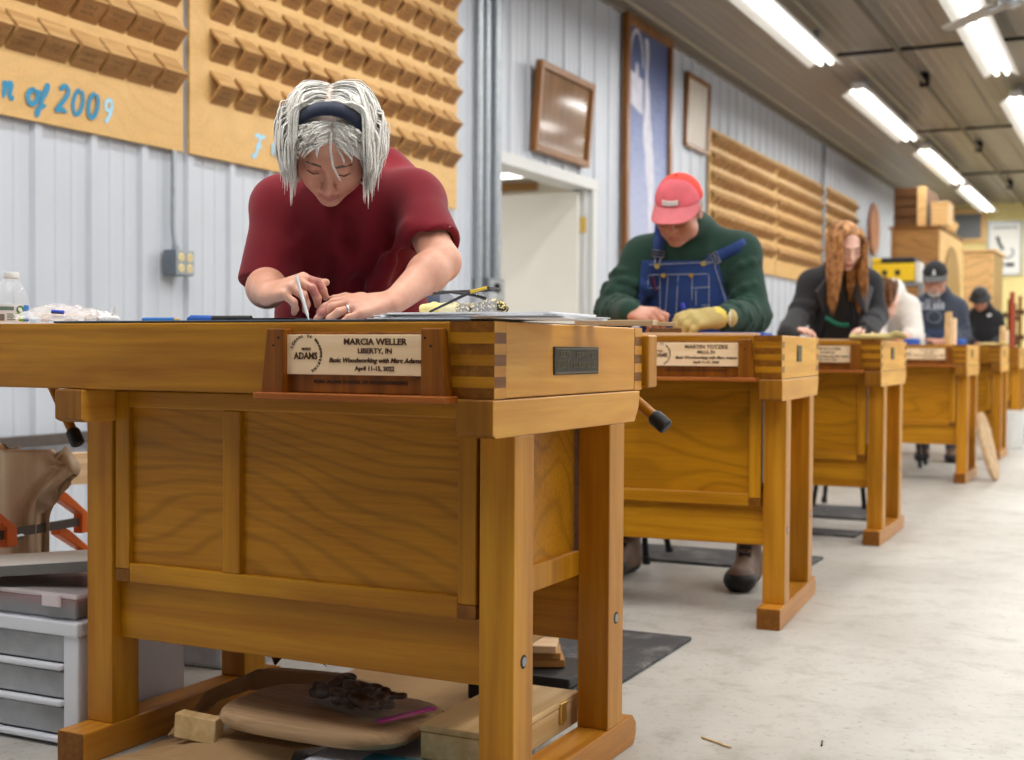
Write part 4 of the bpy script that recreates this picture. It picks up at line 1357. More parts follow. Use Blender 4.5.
t = thing('panel_board', 'grey-edged white board lying tilted on the clear bin', 'board', (-2.06, 2.10, Hh+.087), 0, rot=(R(-2.5), R(-4), R(24)))
MB().box(-.42, .09, -.02, .24, .004, .026).build('core', plain('grey board edge', (112, 110, 108), .6, noise=.08), t, bev=.002)
MB().box(-.42, .09, -.02, .24, .0262, .0285).build('white_face', plain('board white face', (230, 226, 220), .6), t)

# sculpted glue-up held by bar clamps, behind the drawer unit
def carved(a, b):
    z = b*.58
    fl = min(1, max(0, (z-.455)/.075)); fl = fl*fl*(3-2*fl)
    tip = min(1, max(0, (z-.535)/.045))
    xr = .050+.075*fl-.055*tip
    x = -.36+(xr+.36)*a
    q = max(0, (z-.40)/.13)
    d = 0
    for gx, w_, dp in ((.020+.075*q*q, .013, .022), (-.105-.09*q*q, .014, .020), (-.042, .006, .008)):
        d += dp*math.exp(-((x-gx)/w_)**2)
    d -= .014*math.exp(-((x+.01)/.03)**2)+.012*math.exp(-((x+.073)/.025)**2)
    return Vector((x, -.028+d+.012*fl*math.exp(-((x-xr)/.03)**2), z))
g = MB(); g.grid(carved, 150, 60)
o = g.build('sculpted_panel', M['pale_z'], None, 60); solidify(o, .05, -1)
P0 = atD(20, 500, 3.25)
o.location = (P0.x, P0.y, 0); o.rotation_euler = (0, 0, R(24))
tag(o, 'pale carved wooden panel held by orange clamps, left of the nearest bench', 'carved panel')
M['orange'] = plain('orange clamp paint', (226, 104, 24), .4)
M['greenpad'] = plain('green clamp pad', (70, 160, 110), .5)
def bar_clamp(label, px0, py0, px1, py1, D0, D1, green=False):
    a, b = atD(px0, py0, D0), atD(px1, py1, D1)
    d = (b-a).normalized()
    t = thing('bar_clamp', label, 'clamp', tuple(a))
    n = d.cross(Vector((0, 0, 1))).normalized(); up = n.cross(d)
    L = (b-a).length
    q = lambda x, y, z: d*x+n*y+up*z
    mb = MB(); Mx = Matrix((d, n, up)).transposed().to_4x4()
    mb.box(-.1, L+.02, -.004, .004, -.011, .011, M=Mx); mb.build('bar', M['steel'] if False else plain('dark steel bar', (96, 92, 88), .4, metal=.5), t)
    for x, s_ in ((L, 1), (L*.32, -1)):
        j = MB(); j.prism([(x-.022, -.030), (x+.026, -.030), (x+.022, .016), (x-.10, .082), (x-.15, .098), (x-.15, .074), (x-.022, .018)], 'y', -.013, .013, M=Mx)
        jo = j.build('jaw', M['orange'], t, bev=.003)
        if green and s_ > 0: MB().box(x-.012, x+.024, -.0125, .0125, -.026, .004, M=Mx).build('pad', M['greenpad'], jo, bev=.002)
    mb = MB(); mb.tube([q(L*.32-.01, 0, -.012), q(L*.32+.06, 0, -.012)], .008, 10); mb.build('screw', M['steel'], t)
    return t
bar_clamp('upper orange bar clamp across the carved panel', -34, 541, 82, 521, 2.95, 3.45)
bar_clamp('lower orange bar clamp with a green pad across the carved panel', -40, 588, 84, 556, 2.95, 3.5, True)
# pale plank behind, by the wall
a = atD(62, 458, 3.9)
tag(MB().box(-.9, .9, 0, .03, 0, .095).build('plank', M['pale'], None, bev=.002, loc=(a.x, a.y, .42), rot=(0, 0, R(66))), 'pale plank on edge behind the carved panel, under the wall rail', 'plank')
for k, (f, lab) in enumerate(((-.7, 'near wooden trestle under the pale plank'), (.78, 'far wooden trestle under the pale plank'))):
    q = Vector((math.cos(R(66)), math.sin(R(66)), 0))*f
    tag(MB().prism([(-.12, 0), (-.07, 0), (-.03, .419), (.03, .419), (.07, 0), (.12, 0), (.045, .4195), (-.045, .4195)], 'x', -.02, .02).build('trestle', M['pine'], None, loc=(a.x+q.x, a.y+q.y, 0), rot=(0, 0, R(66))), lab, 'trestle', 'plank trestles')

# ---------------------------------------------------------------- under the nearest bench
def floor_mat(label, x0, x1, y0, y1, rz=0):
    t = tag(MB().box(x0, x1, y0, y1, 0, .012).build('floor_mat', M['matrubber'], None, bev=.004), label, 'mat', 'black rubber floor mats'); return t
t = NT('worn black mat'); n1 = t.noise(t.coords(), 9, 6, .75); n2 = t.noise(t.coords(), 60, 3, .6)
t.color(t.mix(lin((64, 64, 67)), lin((140, 137, 133)), t.ramp(n1, [(.5, (0, 0, 0, 1)), (.72, (.7, .7, .7, 1))]))); t.set(Roughness=.75); t.bump(n2, .4, .003); M['matrubber'] = t.m
floor_mat('black rubber mat behind the nearest bench', -2.7, -1.165, 2.98, 3.60)
floor_mat('black rubber mat behind the second bench', -2.5, -1.155, 4.88, 5.26)
floor_mat('black rubber mat behind the third bench', -2.6, -1.15, 6.55, 7.05)
m = floor_mat('black rubber mat under the end of the third bench', -2.2, -1.16, 5.92, 6.10)

M['card'] = plain('brown cardboard', (168, 134, 92), .85, noise=.06, nscale=14)
def card(label, pts, n=24, th=.004):
    """pts: 4x? rows of control points across the sheet; bilinear bands make the folds"""
    rows = [[Vector(p) for p in r] for r in pts]
    mb = MB()
    nr, nc = len(rows), len(rows[0])
    vs = [p for r in rows for p in r]
    fs = [(j*nc+i, j*nc+i+1, (j+1)*nc+i+1, (j+1)*nc+i) for j in range(nr-1) for i in range(nc-1)]
    mb.add(vs, fs)
    o = mb.build('cardboard_sheet', M['card'], None, None)
    solidify(o, th, 0)
    b = o.modifiers.new('sub', 'SUBSURF'); b.subdivision_type = 'SIMPLE'; b.levels = 1; b.render_levels = 1
    return tag(o, label, 'cardboard', 'folded cardboard under the nearest bench')
FZ = lambda px, py, z=0.0: onZ(px, py, z)
# big sheet lying on the floor at the front, lifted in a low fold
def pxrow(*q): return [tuple(onY(px, py, Y)) for px, py, Y in q]
card('flat brown cardboard sheet folded into a low peak at the front, nearest the floor', [
    [(-1.87, 1.985, .006), (-1.70, 1.99, .006), (-1.58, 2.0, .006), (-1.47, 2.03, .006)],
    pxrow((140, 752, 2.05), (212, 738, 2.07), (262, 744, 2.08), (296, 750, 2.10)),
    pxrow((158, 742, 2.14), (240, 727, 2.16), (300, 738, 2.17), (340, 743, 2.16)),
    [(-1.80, 2.24, .008), (-1.60, 2.26, .02), (-1.52, 2.28, .02), (-1.47, 2.26, .006)]])
card('curled brown cardboard sheet rising behind the pale wood block', [
    pxrow((168, 736, 2.08), (186, 728, 2.10), (203, 706, 2.18), (250, 690, 2.30), (330, 690, 2.36)),
    pxrow((174, 728, 2.11), (190, 716, 2.13), (206, 692, 2.20), (258, 670, 2.32), (340, 676, 2.38)),
    pxrow((192, 722, 2.20), (212, 706, 2.22), (232, 686, 2.28), (280, 668, 2.38), (345, 674, 2.42))])
card('upper brown cardboard flap under the bench stretcher', [
    [(-1.66, 2.43, .195), (-1.45, 2.42, .205), (-1.20, 2.44, .185)],
    [(-1.70, 2.66, .215), (-1.45, 2.66, .218), (-1.18, 2.68, .21)]])
card('brown cardboard lying flat at the back under the bench', [
    [(-1.80, 2.60, .008), (-1.4, 2.60, .008), (-1.24, 2.60, .008)],
    [(-1.80, 2.86, .02), (-1.4, 2.88, .008), (-1.26, 2.88, .008)]])
P = FZ(196, 748)
tag(MB().box(-.04, .055, -.02, .012, 0, .05).build('wood_block', M['pine'], None, bev=.003, loc=tuple(onY(196, 738, 2.072)), rot=(0, R(4), R(6))), 'short pale wood block among the cardboard, left under the bench', 'wood block')
# rounded ash seat blank
M['ashseat'] = wood('weathered ash', (164, 130, 94), (194, 160, 122), 'X', 1.3, rough=.6, coat=0, blot=.35, c3=(130, 98, 66))
def seat_blank(label, loc, rot, sx=.19, sy=.165, th=.03, m=None):
    n = 56
    def rim(k, sc):
        a = 2*PI*k/n; c, s = math.cos(a), math.sin(a); e = .55
        return Vector((sx*sc*math.copysign(abs(c)**e, c), sy*sc*math.copysign(abs(s)**e, s), 0))
    prof = [(.0, 0), (.93, 0), (.98, .006), (1.0, th*.45), (.985, th*.78), (.955, th*.96), (.9, th), (.5, th*.86), (0, th*.82)]
    vs = [rim(k, r_)+Vector((0, 0, z)) for r_, z in prof for k in range(n)]
    fs = [(i*n+k, i*n+(k+1) % n, (i+1)*n+(k+1) % n, (i+1)*n+k) for i in range(len(prof)-1) for k in range(n)]
    o = MB().add(vs, fs).build('seat_blank', m or M['ashseat'], None, 40); o.location = loc; o.rotation_euler = rot
    return tag(o, label, 'seat board')
seat_blank('rounded pale ash seat board lying under the nearest bench, bag on top', (-1.46, 2.195, .082), (R(-1), R(1.5), R(4)), .212, .155, .032)
# bag of dark hardware with a purple zip on the seat board
t = thing('zip_bag', 'clear zip bag of brown bits with a purple zip, on the seat board', 'bag', (-1.41, 2.23, .118), R(-20))
s = SDF((-.14, -.08, -.005), (.10, .08, .055), .003); rr = random.Random(4)
for k in range(60):
    q = Vector((rr.uniform(-.12, .07), rr.uniform(-.05, .05), rr.uniform(.006, .028))); s.ell(q, (rr.uniform(.012, .022), rr.uniform(.01, .016), rr.uniform(.006, .012)), k=.004)
s.cut((0, 0, 0), (0, 0, -1))
s.build('brown_contents', plain('dark brown bits', (70, 44, 26), .45, noise=.5, nscale=60), t)
g = MB(); g.grid(crumple(30, 20, lambda a, b: Vector((-.14+.30*a, (b-.5)*.15, .004+.042*math.sin(PI*b)*min(1, (1.05-a)*1.6)*min(1, a*4+.2))), .007, 5.2, 5), 40, 20)
g.build('film', M['film_thin'], t, 30)
MB().box(.135, .147, -.07, .07, .004, .010).build('zip', plain('magenta zip', (176, 30, 120), .4), t, bev=.002)
MB().box(.128, .135, -.07, .07, .004, .009).build('zip_line', plain('violet zip', (90, 40, 120), .4), t, bev=.002)
# pale box with a latch, books beneath, offcuts behind
Rz = Matrix.Rotation(R(0), 4, 'Z')
a = FZ(437, 757); b = FZ(575, 742)
t = thing('wooden_box', 'pale wooden box with a small brass latch between the right legs', 'box', (-1.222, 2.135, .0605), R(0))
MB().box(0, .17, 0, .36, 0, .052).build('body', M['pine'], t, bev=.003)
MB().box(-.002, .172, -.002, .362, .053, .066).build('lid', M['pine'], t, bev=.003)
MB().box(.17, .176, .26, .29, .02, .062).build('latch', M['brass'], t, bev=.002)
def book(label, loc, rz, lx, ly, th, col, spine):
    t = thing('book', label, 'book', loc, rz, 'books under the nearest bench')
    MB().box(.003, lx, .004, ly-.004, .002, th-.002).build('page_block', M['paper'], t)
    c = MB(); c.box(0, lx+.003, 0, ly, 0, .002); c.box(0, lx+.003, 0, ly, th-.002, th); c.box(0, .003, 0, ly, 0, th)
    c.build('cover', plain(label+' cover', col, .45), t)
    MB().box(.10, lx+.0036, -.0005, .10, th, th+.0006).build('cover_band', plain(label+' band', spine, .45), t)
    return t
book('grey-blue covered book under the pale box, lying at the bottom', (-1.40, 2.02, .0005), R(3), .30, .40, .030, (70, 84, 120), (40, 140, 170))
book('white covered book with a teal band under the pale box, upper one', (-1.42, 2.03, .0305), R(1), .31, .38, .028, (196, 200, 214), (36, 140, 170))
for k, (w_, d_, h_, z, yy, lab) in enumerate(((.13, .10, .018, .128, 2.79, 'topmost pale board offcut in the small stack on the black box'), (.14, .09, .016, .1115, 2.795, 'middle rough offcut in the small stack on the black box'), (.15, .10, .018, .0925, 2.80, 'lowest rough offcut in the small stack on the black box'))):
    o = MB().box(-w_/2, w_/2, -d_/2, d_/2, 0, h_).build('board_offcut', M['pale'] if k == 0 else M['farcab'], None, bev=.002, loc=(-1.30, yy, z), rot=(0, 0, R(20+4*k)))
    tag(o, lab, 'offcut', 'board offcuts')
t = thing('black_case', 'low black tool case carrying the board offcuts, under the bench', 'case', (-1.42, 2.70, .0150))
MB().box(0, .26, 0, .20, 0, .05).build('body', M['black'], t, bev=.006); MB().box(0, .26, 0, .20, .052, .076).build('lid', M['black'], t, bev=.006)
# clear stacking trays and a bin further back
t = thing('tray_stack', 'small clear plastic drawer cabinet at the back, seen through the gap under the bench', 'drawer unit', (onY(208, 660, 3.2).x-.08, 3.2, 0))
for k in range(4):
    MB().box(0, .16, 0, .2, .09*k+.003, .09*k+.078).build('tray', M['frost'], t, bev=.005)
    MB().box(-.004, .164, -.006, .2, .09*k+.078, .09*k+.088).build('tray_rim', M['whiteplastic'], t, bev=.003)
t = thing('storage_box', 'large grey clear storage box behind the left legs of the nearest bench', 'box', (-2.52, 2.70, 0))
MB().box(0, .38, 0, .40, .0, .27).build('wall', M['frost'], t, bev=.012); MB().box(-.01, .39, -.01, .41, .27, .30).build('lid', plain('grey lid', (84, 84, 86), .5), t, bev=.008)
g = MB(); g.grid(crumple(14, 14, lambda a, b: Vector((-1.93+.12*a+.02*b, 2.62+.05*a, .15-.1*b+.05*math.sin(PI*a))), .012, 2.2, 3), 14, 10)
o = g.build('leather_scrap', plain('dark red leather', (66, 30, 22), .6, noise=.15), None, 40); solidify(o, .003, 0); subsurf(o, 1)
tag(o, 'dark red leather scrap hanging over the cardboard by the left legs', 'leather')
# bits on the floor in front
for px, py, L, a, m, lab in ((716, 742, .09, -30, 'pine', 'thin wood splinter on the concrete floor'), (822, 743, .03, 100, 'black', 'short dark pencil stub on the concrete floor')):
    p = onZ(px, py, .003)
    tag(MB().tube([(-L/2, 0, 0), (L/2, 0, .001)], .0022, 6).build('splinter' if m == 'pine' else 'pencil_stub', M[m], None, loc=(p.x, p.y, .0022), rot=(0, 0, R(a))), lab, 'debris')
# ------------------------------------------------------------------ people
V3 = Vector
SKIN_A = skin('fair older skin', (206, 146, 122), (224, 170, 146))
SKIN_B = skin('ruddy older skin', (190, 130, 108), (208, 152, 130))
SKIN_C = skin('pale young skin', (216, 168, 148), (232, 190, 172))
SKIN_D = skin('warm tan skin', (178, 122, 98), (198, 144, 118))
LIP = plain('lip', (190, 122, 110), .5)
BROWG = plain('grey brow hair', (120, 108, 98), .8)
BROWB = plain('brown brow hair', (98, 66, 44), .8)
LASH = plain('dark lash line', (40, 28, 24), .7)
EYEW = plain('eye white', (222, 214, 206), .25)
IRIS = plain('iris', (60, 50, 42), .2)


def frame(fwd, pitch, roll=0.0):
    """columns: person's right, face forward, up; pitch is how far the face looks down"""
    f = V3((fwd.x, fwd.y, 0)).normalized(); z = V3((0, 0, 1)); x = f.cross(z)
    A = Matrix((x, f, z)).transposed()
    A = A @ Matrix.Rotation(-pitch, 3, 'X') @ Matrix.Rotation(roll, 3, 'Y')
    return A


def to_cam(p, yaw=0.0):
    d = V3((-p.x, -p.y, 0)).normalized()
    return Matrix.Rotation(yaw, 3, 'Z') @ d


class Head:
    def __init__(s, C, A, sc=1.0, wide=1.0, old=0.0, jaw=1.0, nose=1.0):
        s.C, s.A, s.sc, s.wide, s.old, s.jaw, s.nose = V3(C), A, sc, wide, old, jaw, nose

    def p(s, x, y, z): return s.C+s.A @ (V3((x*s.wide, y, z))*s.sc)

    def loc(s, P):
        """world points -> head coordinates"""
        return ((P-np.array(s.C)) @ np.array(s.A))/s.sc

    def e(s, S, c, r, k=.012, op='add', rot=None):
        S.ell(s.p(*c), (r[0]*s.sc*s.wide, r[1]*s.sc, r[2]*s.sc), np.array(s.A if rot is None else s.A @ rot), k*s.sc, op)

    def c(s, S, a, b, ra, rb=None, k=.008, op='add'):
        S.cap(s.p(*a), s.p(*b), ra*s.sc, (ra if rb is None else rb)*s.sc, k*s.sc, op)

    def sculpt(s, S, ears=True):
        e, c = s.e, s.c
        e(S, (0, -.012, .030), (.073, .093, .084), .02)
        e(S, (0, .026, -.025), (.060, .062, .082), .03)
        e(S, (0, .034, -.072), (.046*s.jaw, .047, .036), .025)
        e(S, (0, .068, -.096), (.021*s.jaw, .018, .016), .018)
        for q in (-1, 1):
            e(S, (q*.040, .056, -.030), (.024, .022, .024), .022)
            e(S, (q*.046*s.jaw, .018, -.068), (.016, .03, .022), .02)
        c(S, (-.030, .079, .020), (.030, .079, .020), .010, .010, .016)
        for q in (-1, 1):
            e(S, (q*.031, .095, .000), (.018, .016, .0115), .012, 'sub')
            e(S, (q*.031, .0745, -.001), (.0150, .0125, .0125), .004)           # lowered lids over the eyeballs
            c(S, (q*.020, .0865, -.0075), (q*.043, .0800, -.0055), .0012, .0012, .003, 'sub')
        n = s.nose
        c(S, (0, .086, .010), (0, .098*n+.000, -.020), .0065, .0085, .010)
        c(S, (0, .098, -.020), (0, .1085, -.034), .0085, .0115, .007)
        for q in (-1, 1):
            e(S, (q*.0115, .097, -.0375), (.0075, .010, .0075), .006)
            e(S, (q*.006, .103, -.0455), (.0032, .004, .003), .003, 'sub')
        # mouth
        c(S, (-.022, .080, -.067), (0, .0895, -.063), .0040, .0052, .006); c(S, (.022, .080, -.067), (0, .0895, -.063), .0040, .0052, .006)
        c(S, (-.019, .080, -.0735), (0, .0880, -.0755), .0042, .0060, .006); c(S, (.019, .080, -.0735), (0, .0880, -.0755), .0042, .0060, .006)
        c(S, (-.024, .084, -.0695), (0, .0955, -.0690), .0014, .0016, .002, 'sub'); c(S, (.024, .084, -.0695), (0, .0955, -.0690), .0014, .0016, .002, 'sub')
        if s.old:
            for q in (-1, 1):
                S.path([s.p(q*.016, .096, -.036), s.p(q*.026, .088, -.055), s.p(q*.030, .078, -.078)], [.0012*s.sc, .0022*s.sc, .0014*s.sc], .007*s.sc, 'sub')
                S.path([s.p(q*.022, .090, -.016), s.p(q*.038, .080, -.018)], [.001*s.sc, .001*s.sc], .006*s.sc, 'sub')
        if ears:
            for q in (-1, 1):
                e(S, (q*.074, -.006, -.006), (.008, .019, .031), .006)
                e(S, (q*.081, -.002, -.004), (.005, .010, .018), .004, 'sub')

    def matfn(s, C):
        L = s.loc(C)
        x, y, z = np.abs(L[:, 0]/s.wide), L[:, 1], L[:, 2]
        return ((x < .0215) & (y > .078) & (z > -.0815+x*.16) & (z < -.0605-x*.16)).astype(int)

    def extras(s, body, brow=BROWG, eyes=True, lash=True):
        for q in (-1, 1):
            mb = MB(); mb.tube([s.p(q*.014, .0915, .0165), s.p(q*.028, .0915, .0215), s.p(q*.046, .0790, .0165)], [.0022*s.sc, .0030*s.sc, .0012*s.sc], 6, flat=.7)
            mb.build('eyebrow', brow, body, 60)
            if lash:
                mb = MB(); mb.tube([s.p(q*.0185, .0868, -.0075), s.p(q*.031, .0885, -.0085), s.p(q*.0440, .0810, -.0055)], [.0008*s.sc, .0014*s.sc, .0008*s.sc], 6)
                mb.build('eyelashes', LASH, body, 60)
            if eyes:
                mb = MB(); mb.lathe([(.0001, -.0122*s.sc), (.006*s.sc, -.0106*s.sc), (.0105*s.sc, -.006*s.sc), (.0122*s.sc, 0), (.0105*s.sc, .006*s.sc), (.006*s.sc, .0106*s.sc), (.0001, .0122*s.sc)], 14)
                o = mb.build('eyeball', EYEW, body, 60); o.location = s.p(q*.031, .0715, -.0022)


def arm(S, sh, el, wr, r=(.048, .040, .038, .025), k=.02):
    sh, el, wr = V3(sh), V3(el), V3(wr)
    S.cap(sh, el, r[0], r[1], k)
    m = el.lerp(wr, .28)
    S.cap(el, m, r[1], r[2]*1.08, k); S.cap(m, wr, r[2]*1.08, r[3], k)


def hand(S, wr, f, n, tsign=1, sz=1.0, curls=None, spread=.12, thumb=(.6, .75, -.2), tbend=.5, fat=1.0, k=.009, lens=(.068, .076, .070, .056), tcurl=0.0):
    f = V3(f).normalized(); n = V3(n); n = (n-f*n.dot(f)).normalized(); t = f.cross(n)*tsign
    wr = V3(wr); curls = curls or [(20, 30, 20)]*4
    K = []
    offs = (.0315, .0105, -.0105, -.0300)
    for j, o in enumerate(offs):
        kn = wr+f*((.083, .087, .082, .074)[j]*sz)+t*(o*sz)+n*((-.001, .002, .001, -.003)[j]*sz)
        S.cap(wr+f*(.008*sz)+t*(o*.55*sz), kn, .0155*sz*fat, .0112*sz*fat, .012*sz)
        K.append(kn)
    S.cap(wr+f*.03*sz+t*.02*sz-n*.008*sz, wr+f*.06*sz-t*.012*sz-n*.008*sz, .012*sz*fat, .012*sz*fat, .012*sz)
    tips = []
    for j in range(4):
        d = (f+t*((1.5-j)*spread)).normalized(); ax = d.cross(n)
        p = K[j]; a = 0
        pts = [p]
        for q in range(3):
            a += R(curls[j][q])
            dd = d*math.cos(a)-n*math.sin(a)
            p = p+dd*(lens[j]*(.46, .30, .24)[q]*sz); pts.append(p)
        w = (.0092, .0094, .0089, .0078)[j]*sz*fat
        S.path(pts, [w*1.08, w, w*.93, w*.80], k*.45*sz)
        tips.append(pts)
    b = wr+f*.022*sz+t*.024*sz-n*.006*sz
    td = (f*thumb[0]+t*thumb[1]+n*thumb[2]).normalized()
    p1 = b+td*.042*sz
    td2 = (td+f*tbend-t*tbend*.4+n*tcurl).normalized(); p2 = p1+td2*.032*sz; p3 = p2+(td2+f*tbend*.3-t*.2*tbend+n*tcurl*.4).normalized()*.024*sz
    S.path([b, p1, p2, p3], [.0150*sz*fat, .0115*sz*fat, .0102*sz*fat, .0082*sz*fat], k*sz)
    return K, tips, p3


def merge(S, S2, k=.01):
    a, b = S.f, S2.f
    h = np.maximum(k-np.abs(a-b), 0)/k
    S.f = (np.minimum(a, b)-h*h*k*.25).astype(np.float32)


def bounds(pts, pad):
    a = np.array([tuple(p) for p in pts])
    return a.min(0)-pad, a.max(0)+pad


def frameM(C, A, sc=1.0):
    return Matrix.Translation(C) @ A.to_4x4() @ Matrix.Scale(sc, 4)


# ---- hair: strands that leave the scalp, slide over it and fall
def strands(name, head, mat, parent, roots, length, grav, rad=.0022, steps=18, stiff=.82, seed=1, lift=.010, shell=(.076, .096, .087), cen=(0, -.012, .030), collide=None, wave=0.0, flat=.55, curl_in=0.0, hold=None, xmax=.082):
    rr = random.Random(seed)
    g = (head.A.transposed() @ V3((0, 0, -1)))
    cen = V3(cen)
    vs = []; fs = []
    SEG = 4
    for (p, d) in roots:
        L = length(p) if callable(length) else length
        L *= rr.uniform(.92, 1.04)
        n_ = steps; st = L/n_
        off = lift*rr.uniform(.35, 1.15)
        p = V3(p); d = V3(d).normalized()
        pts = [p.copy()]
        ph = rr.uniform(0, 6.28); fr_ = rr.uniform(1.2, 2.0)
        jit = V3((rr.gauss(0, .035), rr.gauss(0, .035), rr.gauss(0, .035)))
        for i in range(n_):
            gg = grav*(i/n_*.9+.25)
            d = (d*stiff+g*gg*(1-stiff)*3+jit*.25)
            if wave: d += V3((math.cos(ph+i*.5*fr_), 0, 0))*wave
            if abs(p.x) > xmax and d.x*p.x > 0: d.x *= .35
            d.normalize()
            q = p+d*st
            if hold is not None: q = hold(q)
            # keep outside the skull shell
            rel = q-cen; oo = off*min(1, (i+1)/6)
            kx = math.sqrt((rel.x/(shell[0]+oo))**2+(rel.y/(shell[1]+oo))**2+(rel.z/(shell[2]+oo))**2)
            if kx < 1:
                q = cen+rel/kx
                d = (q-p).normalized()
            if curl_in and i > n_*.7:
                d = (d+V3((-math.copysign(curl_in, q.x), 0, 0))).normalized()
            pts.append(q); p = q
        W = [head.p(*q) for q in pts]
        if collide is not None: W = [collide(w) for w in W]
        b = len(vs)
        m = len(W)
        rw = rad*rr.uniform(.7, 1.25)*head.sc
        for i, w in enumerate(W):
            t = (W[min(i+1, m-1)]-W[max(i-1, 0)]).normalized()
            out = (w-head.p(*cen)); x = t.cross(out)
            if x.length < 1e-6: x = t.orthogonal()
            x.normalize(); y = t.cross(x)
            u = i/(m-1)
            r_ = rw*(.55+.9*min(u*4, 1))*(1 if u < .84 else max(.15, (1-u)/.16))
            for s_ in range(SEG):
                a = 2*PI*s_/SEG
                vs.append(w+x*(math.cos(a)*r_*1.35)+y*(math.sin(a)*r_*flat))
        for i in range(m-1):
            for s_ in range(SEG):
                fs.append((b+i*SEG+s_, b+i*SEG+(s_+1) % SEG, b+(i+1)*SEG+(s_+1) % SEG, b+(i+1)*SEG+s_))
    me = bpy.data.meshes.new(name); me.from_pydata(vs, [], fs); me.update(); smooth(me)
    return link(name, me, mat, parent)


def hair_mat(name, c1, c2, c3, rough=.42):
    t = NT(name)
    f = t.noise(t.coords(), 34, 2, .5); g = t.noise(t.coords(), 260, 2, .5)
    a = t.ramp(f, [(.32, lin(c1)), (.5, lin(c2)), (.68, lin(c3))])
    b = t.ramp(g, [(.35, (.8, .8, .8, 1)), (.65, (1, 1, 1, 1))])
    t.color(t.mix(a, b, 1.0, 'MULTIPLY')); t.set(Roughness=rough)
    t.bs.inputs['Specular IOR Level'].default_value = .45
    return t.m


def scalp_pts(n, seed, cond, shell=(.076, .096, .087), cen=(0, -.012, .030)):
    rr = random.Random(seed); out = []
    while len(out) < n:
        v = V3((rr.gauss(0, 1), rr.gauss(0, 1), rr.gauss(0, 1))).normalized()
        p = V3((v.x*shell[0]+cen[0], v.y*shell[1]+cen[1], v.z*shell[2]+cen[2]))
        if cond(p): out.append(p)
    return out


def shoe(parent, toe, heel, mats=None, name='shoe', h=.10):
    """a laced boot from heel to toe on the floor"""
    toe, heel = V3(toe), V3(heel)
    lo, hi = bounds([toe, heel, toe+V3((0, 0, h+.05))], .07); lo[2] = -.005
    S = SDF(lo, hi, .006)
    d = (toe-heel).normalized()
    S.cap(heel+V3((0, 0, .045)), heel+d*.02+V3((0, 0, h+.05)), .042, .047, .02)
    S.cap(heel+V3((0, 0, .04)), toe-d*.05+V3((0, 0, .04)), .042, .044, .02)
    S.cap(heel+d*.03+V3((0, 0, .09)), toe-d*.06+V3((0, 0, .045)), .038, .036, .03)
    S.ell(toe-d*.05+V3((0, 0, .038)), (.055, .055, .038), k=.02)
    S.cut((0, 0, .001), (0, 0, -1)); S.cut(heel+V3((0, 0, h+.06)), (0, 0, 1))
    td = np.array(d); tp = np.array(toe)
    def mf(C):
        along = (C-tp) @ td
        return ((C[:, 2] > .028) & ~((along > -.10) & (C[:, 2] < .062))).astype(int)
    o = S.build(name, mats or [M['black'], M['bootleather']], parent, mf)
    lc = MB(); sd_ = d.cross(V3((0, 0, 1)))
    for k in range(5):
        q = heel+d*(.075-.012*k)+V3((0, 0, .085+.024*k)) if h > .12 else heel+d*(.11-.02*k)+V3((0, 0, .075+.014*k))
        w_ = d*(.022 if h > .12 else .012)
        lc.tube([q+w_-sd_*.022, q+w_+sd_*.022+V3((0, 0, .010))], .0035, 5); lc.tube([q+w_+sd_*.022, q+w_-sd_*.022+V3((0, 0, .010))], .0035, 5)
    l_ = lc.build('laces', M['black'], o, 60)
    return o


M['bootleather'] = plain('brown boot leather', (96, 70, 50), .6, noise=.2)


def sit(hip, fw, side, sh=.66):
    """seated on a stool: knees forward, feet on the ring"""
    h = V3((hip.x, hip.y, sh+.13)); f = V3((fw.x, fw.y, 0)).normalized()
    kn = [h+side*s_*.11+f*.30+V3((0, 0, -.03)) for s_ in (-1, 1)]
    an = [V3((k.x, k.y, .34))-f*.07 for k in kn]
    return h, kn, an


def trousers(parent, hip, knees, ankles, mat, r=(.09, .070, .052), hipw=.10, side=None, vox=.009):
    pts = [hip, *knees, *ankles]
    lo, hi = bounds(pts, .2)
    S = SDF(lo, hi, vox)
    side = side or (V3(knees[1])-V3(knees[0])).normalized()
    S.cap(hip-side*hipw*.6, hip+side*hipw*.6, .14, .14, .05)
    for q, (k_, a_) in enumerate(zip(knees, ankles)):
        s_ = -1 if q == 0 else 1
        S.cap(V3(hip)+side*s_*hipw, k_, r[0], r[1], .05); S.cap(k_, a_, r[1], r[2], .03)
    return S.build('trousers', mat, parent)


def person(label, base):
    t = thing('person', label, 'person', (base.x, base.y, 0))
    return t


def under(o, t):
    """parent a mesh made in world coordinates under a thing standing elsewhere"""
    o.parent = t; o.matrix_parent_inverse = Matrix.Translation(t.location).inverted(); return o


def hit(S, px, py, D, half=.35, step=.004):
    """first point of a sculpted surface along the line of sight through a pixel of the photograph, near depth D"""
    v = ray(px, py)
    n_ = int(2*half/step)
    for q in range(n_):
        z = CO+v*(D-half+q*step)
        i = np.round((np.array(z)-S.lo)/S.vox).astype(int)
        if np.all(i >= 0) and np.all(i < S.n) and S.f[tuple(i)] < 0:
            return z
    return CO+v*D


def keep_off(S, i, z=H, v=.70, top=None):
    """hold cloth behind the rear edge of bench i below its top"""
    (x, y), r = BENCH[i]
    q = bench_pt(i, 0, v, 0); n = V3((-math.sin(R(r)), math.cos(R(r)), 0))
    d = ((q.x-S.ax[0])*n.x)[:, None]+((q.y-S.ax[1])*n.y)[None, :]
    sl = S.ax[2] < z
    S.f[:, :, sl] = np.maximum(S.f[:, :, sl], d[:, :, None].astype(np.float32))
    return S


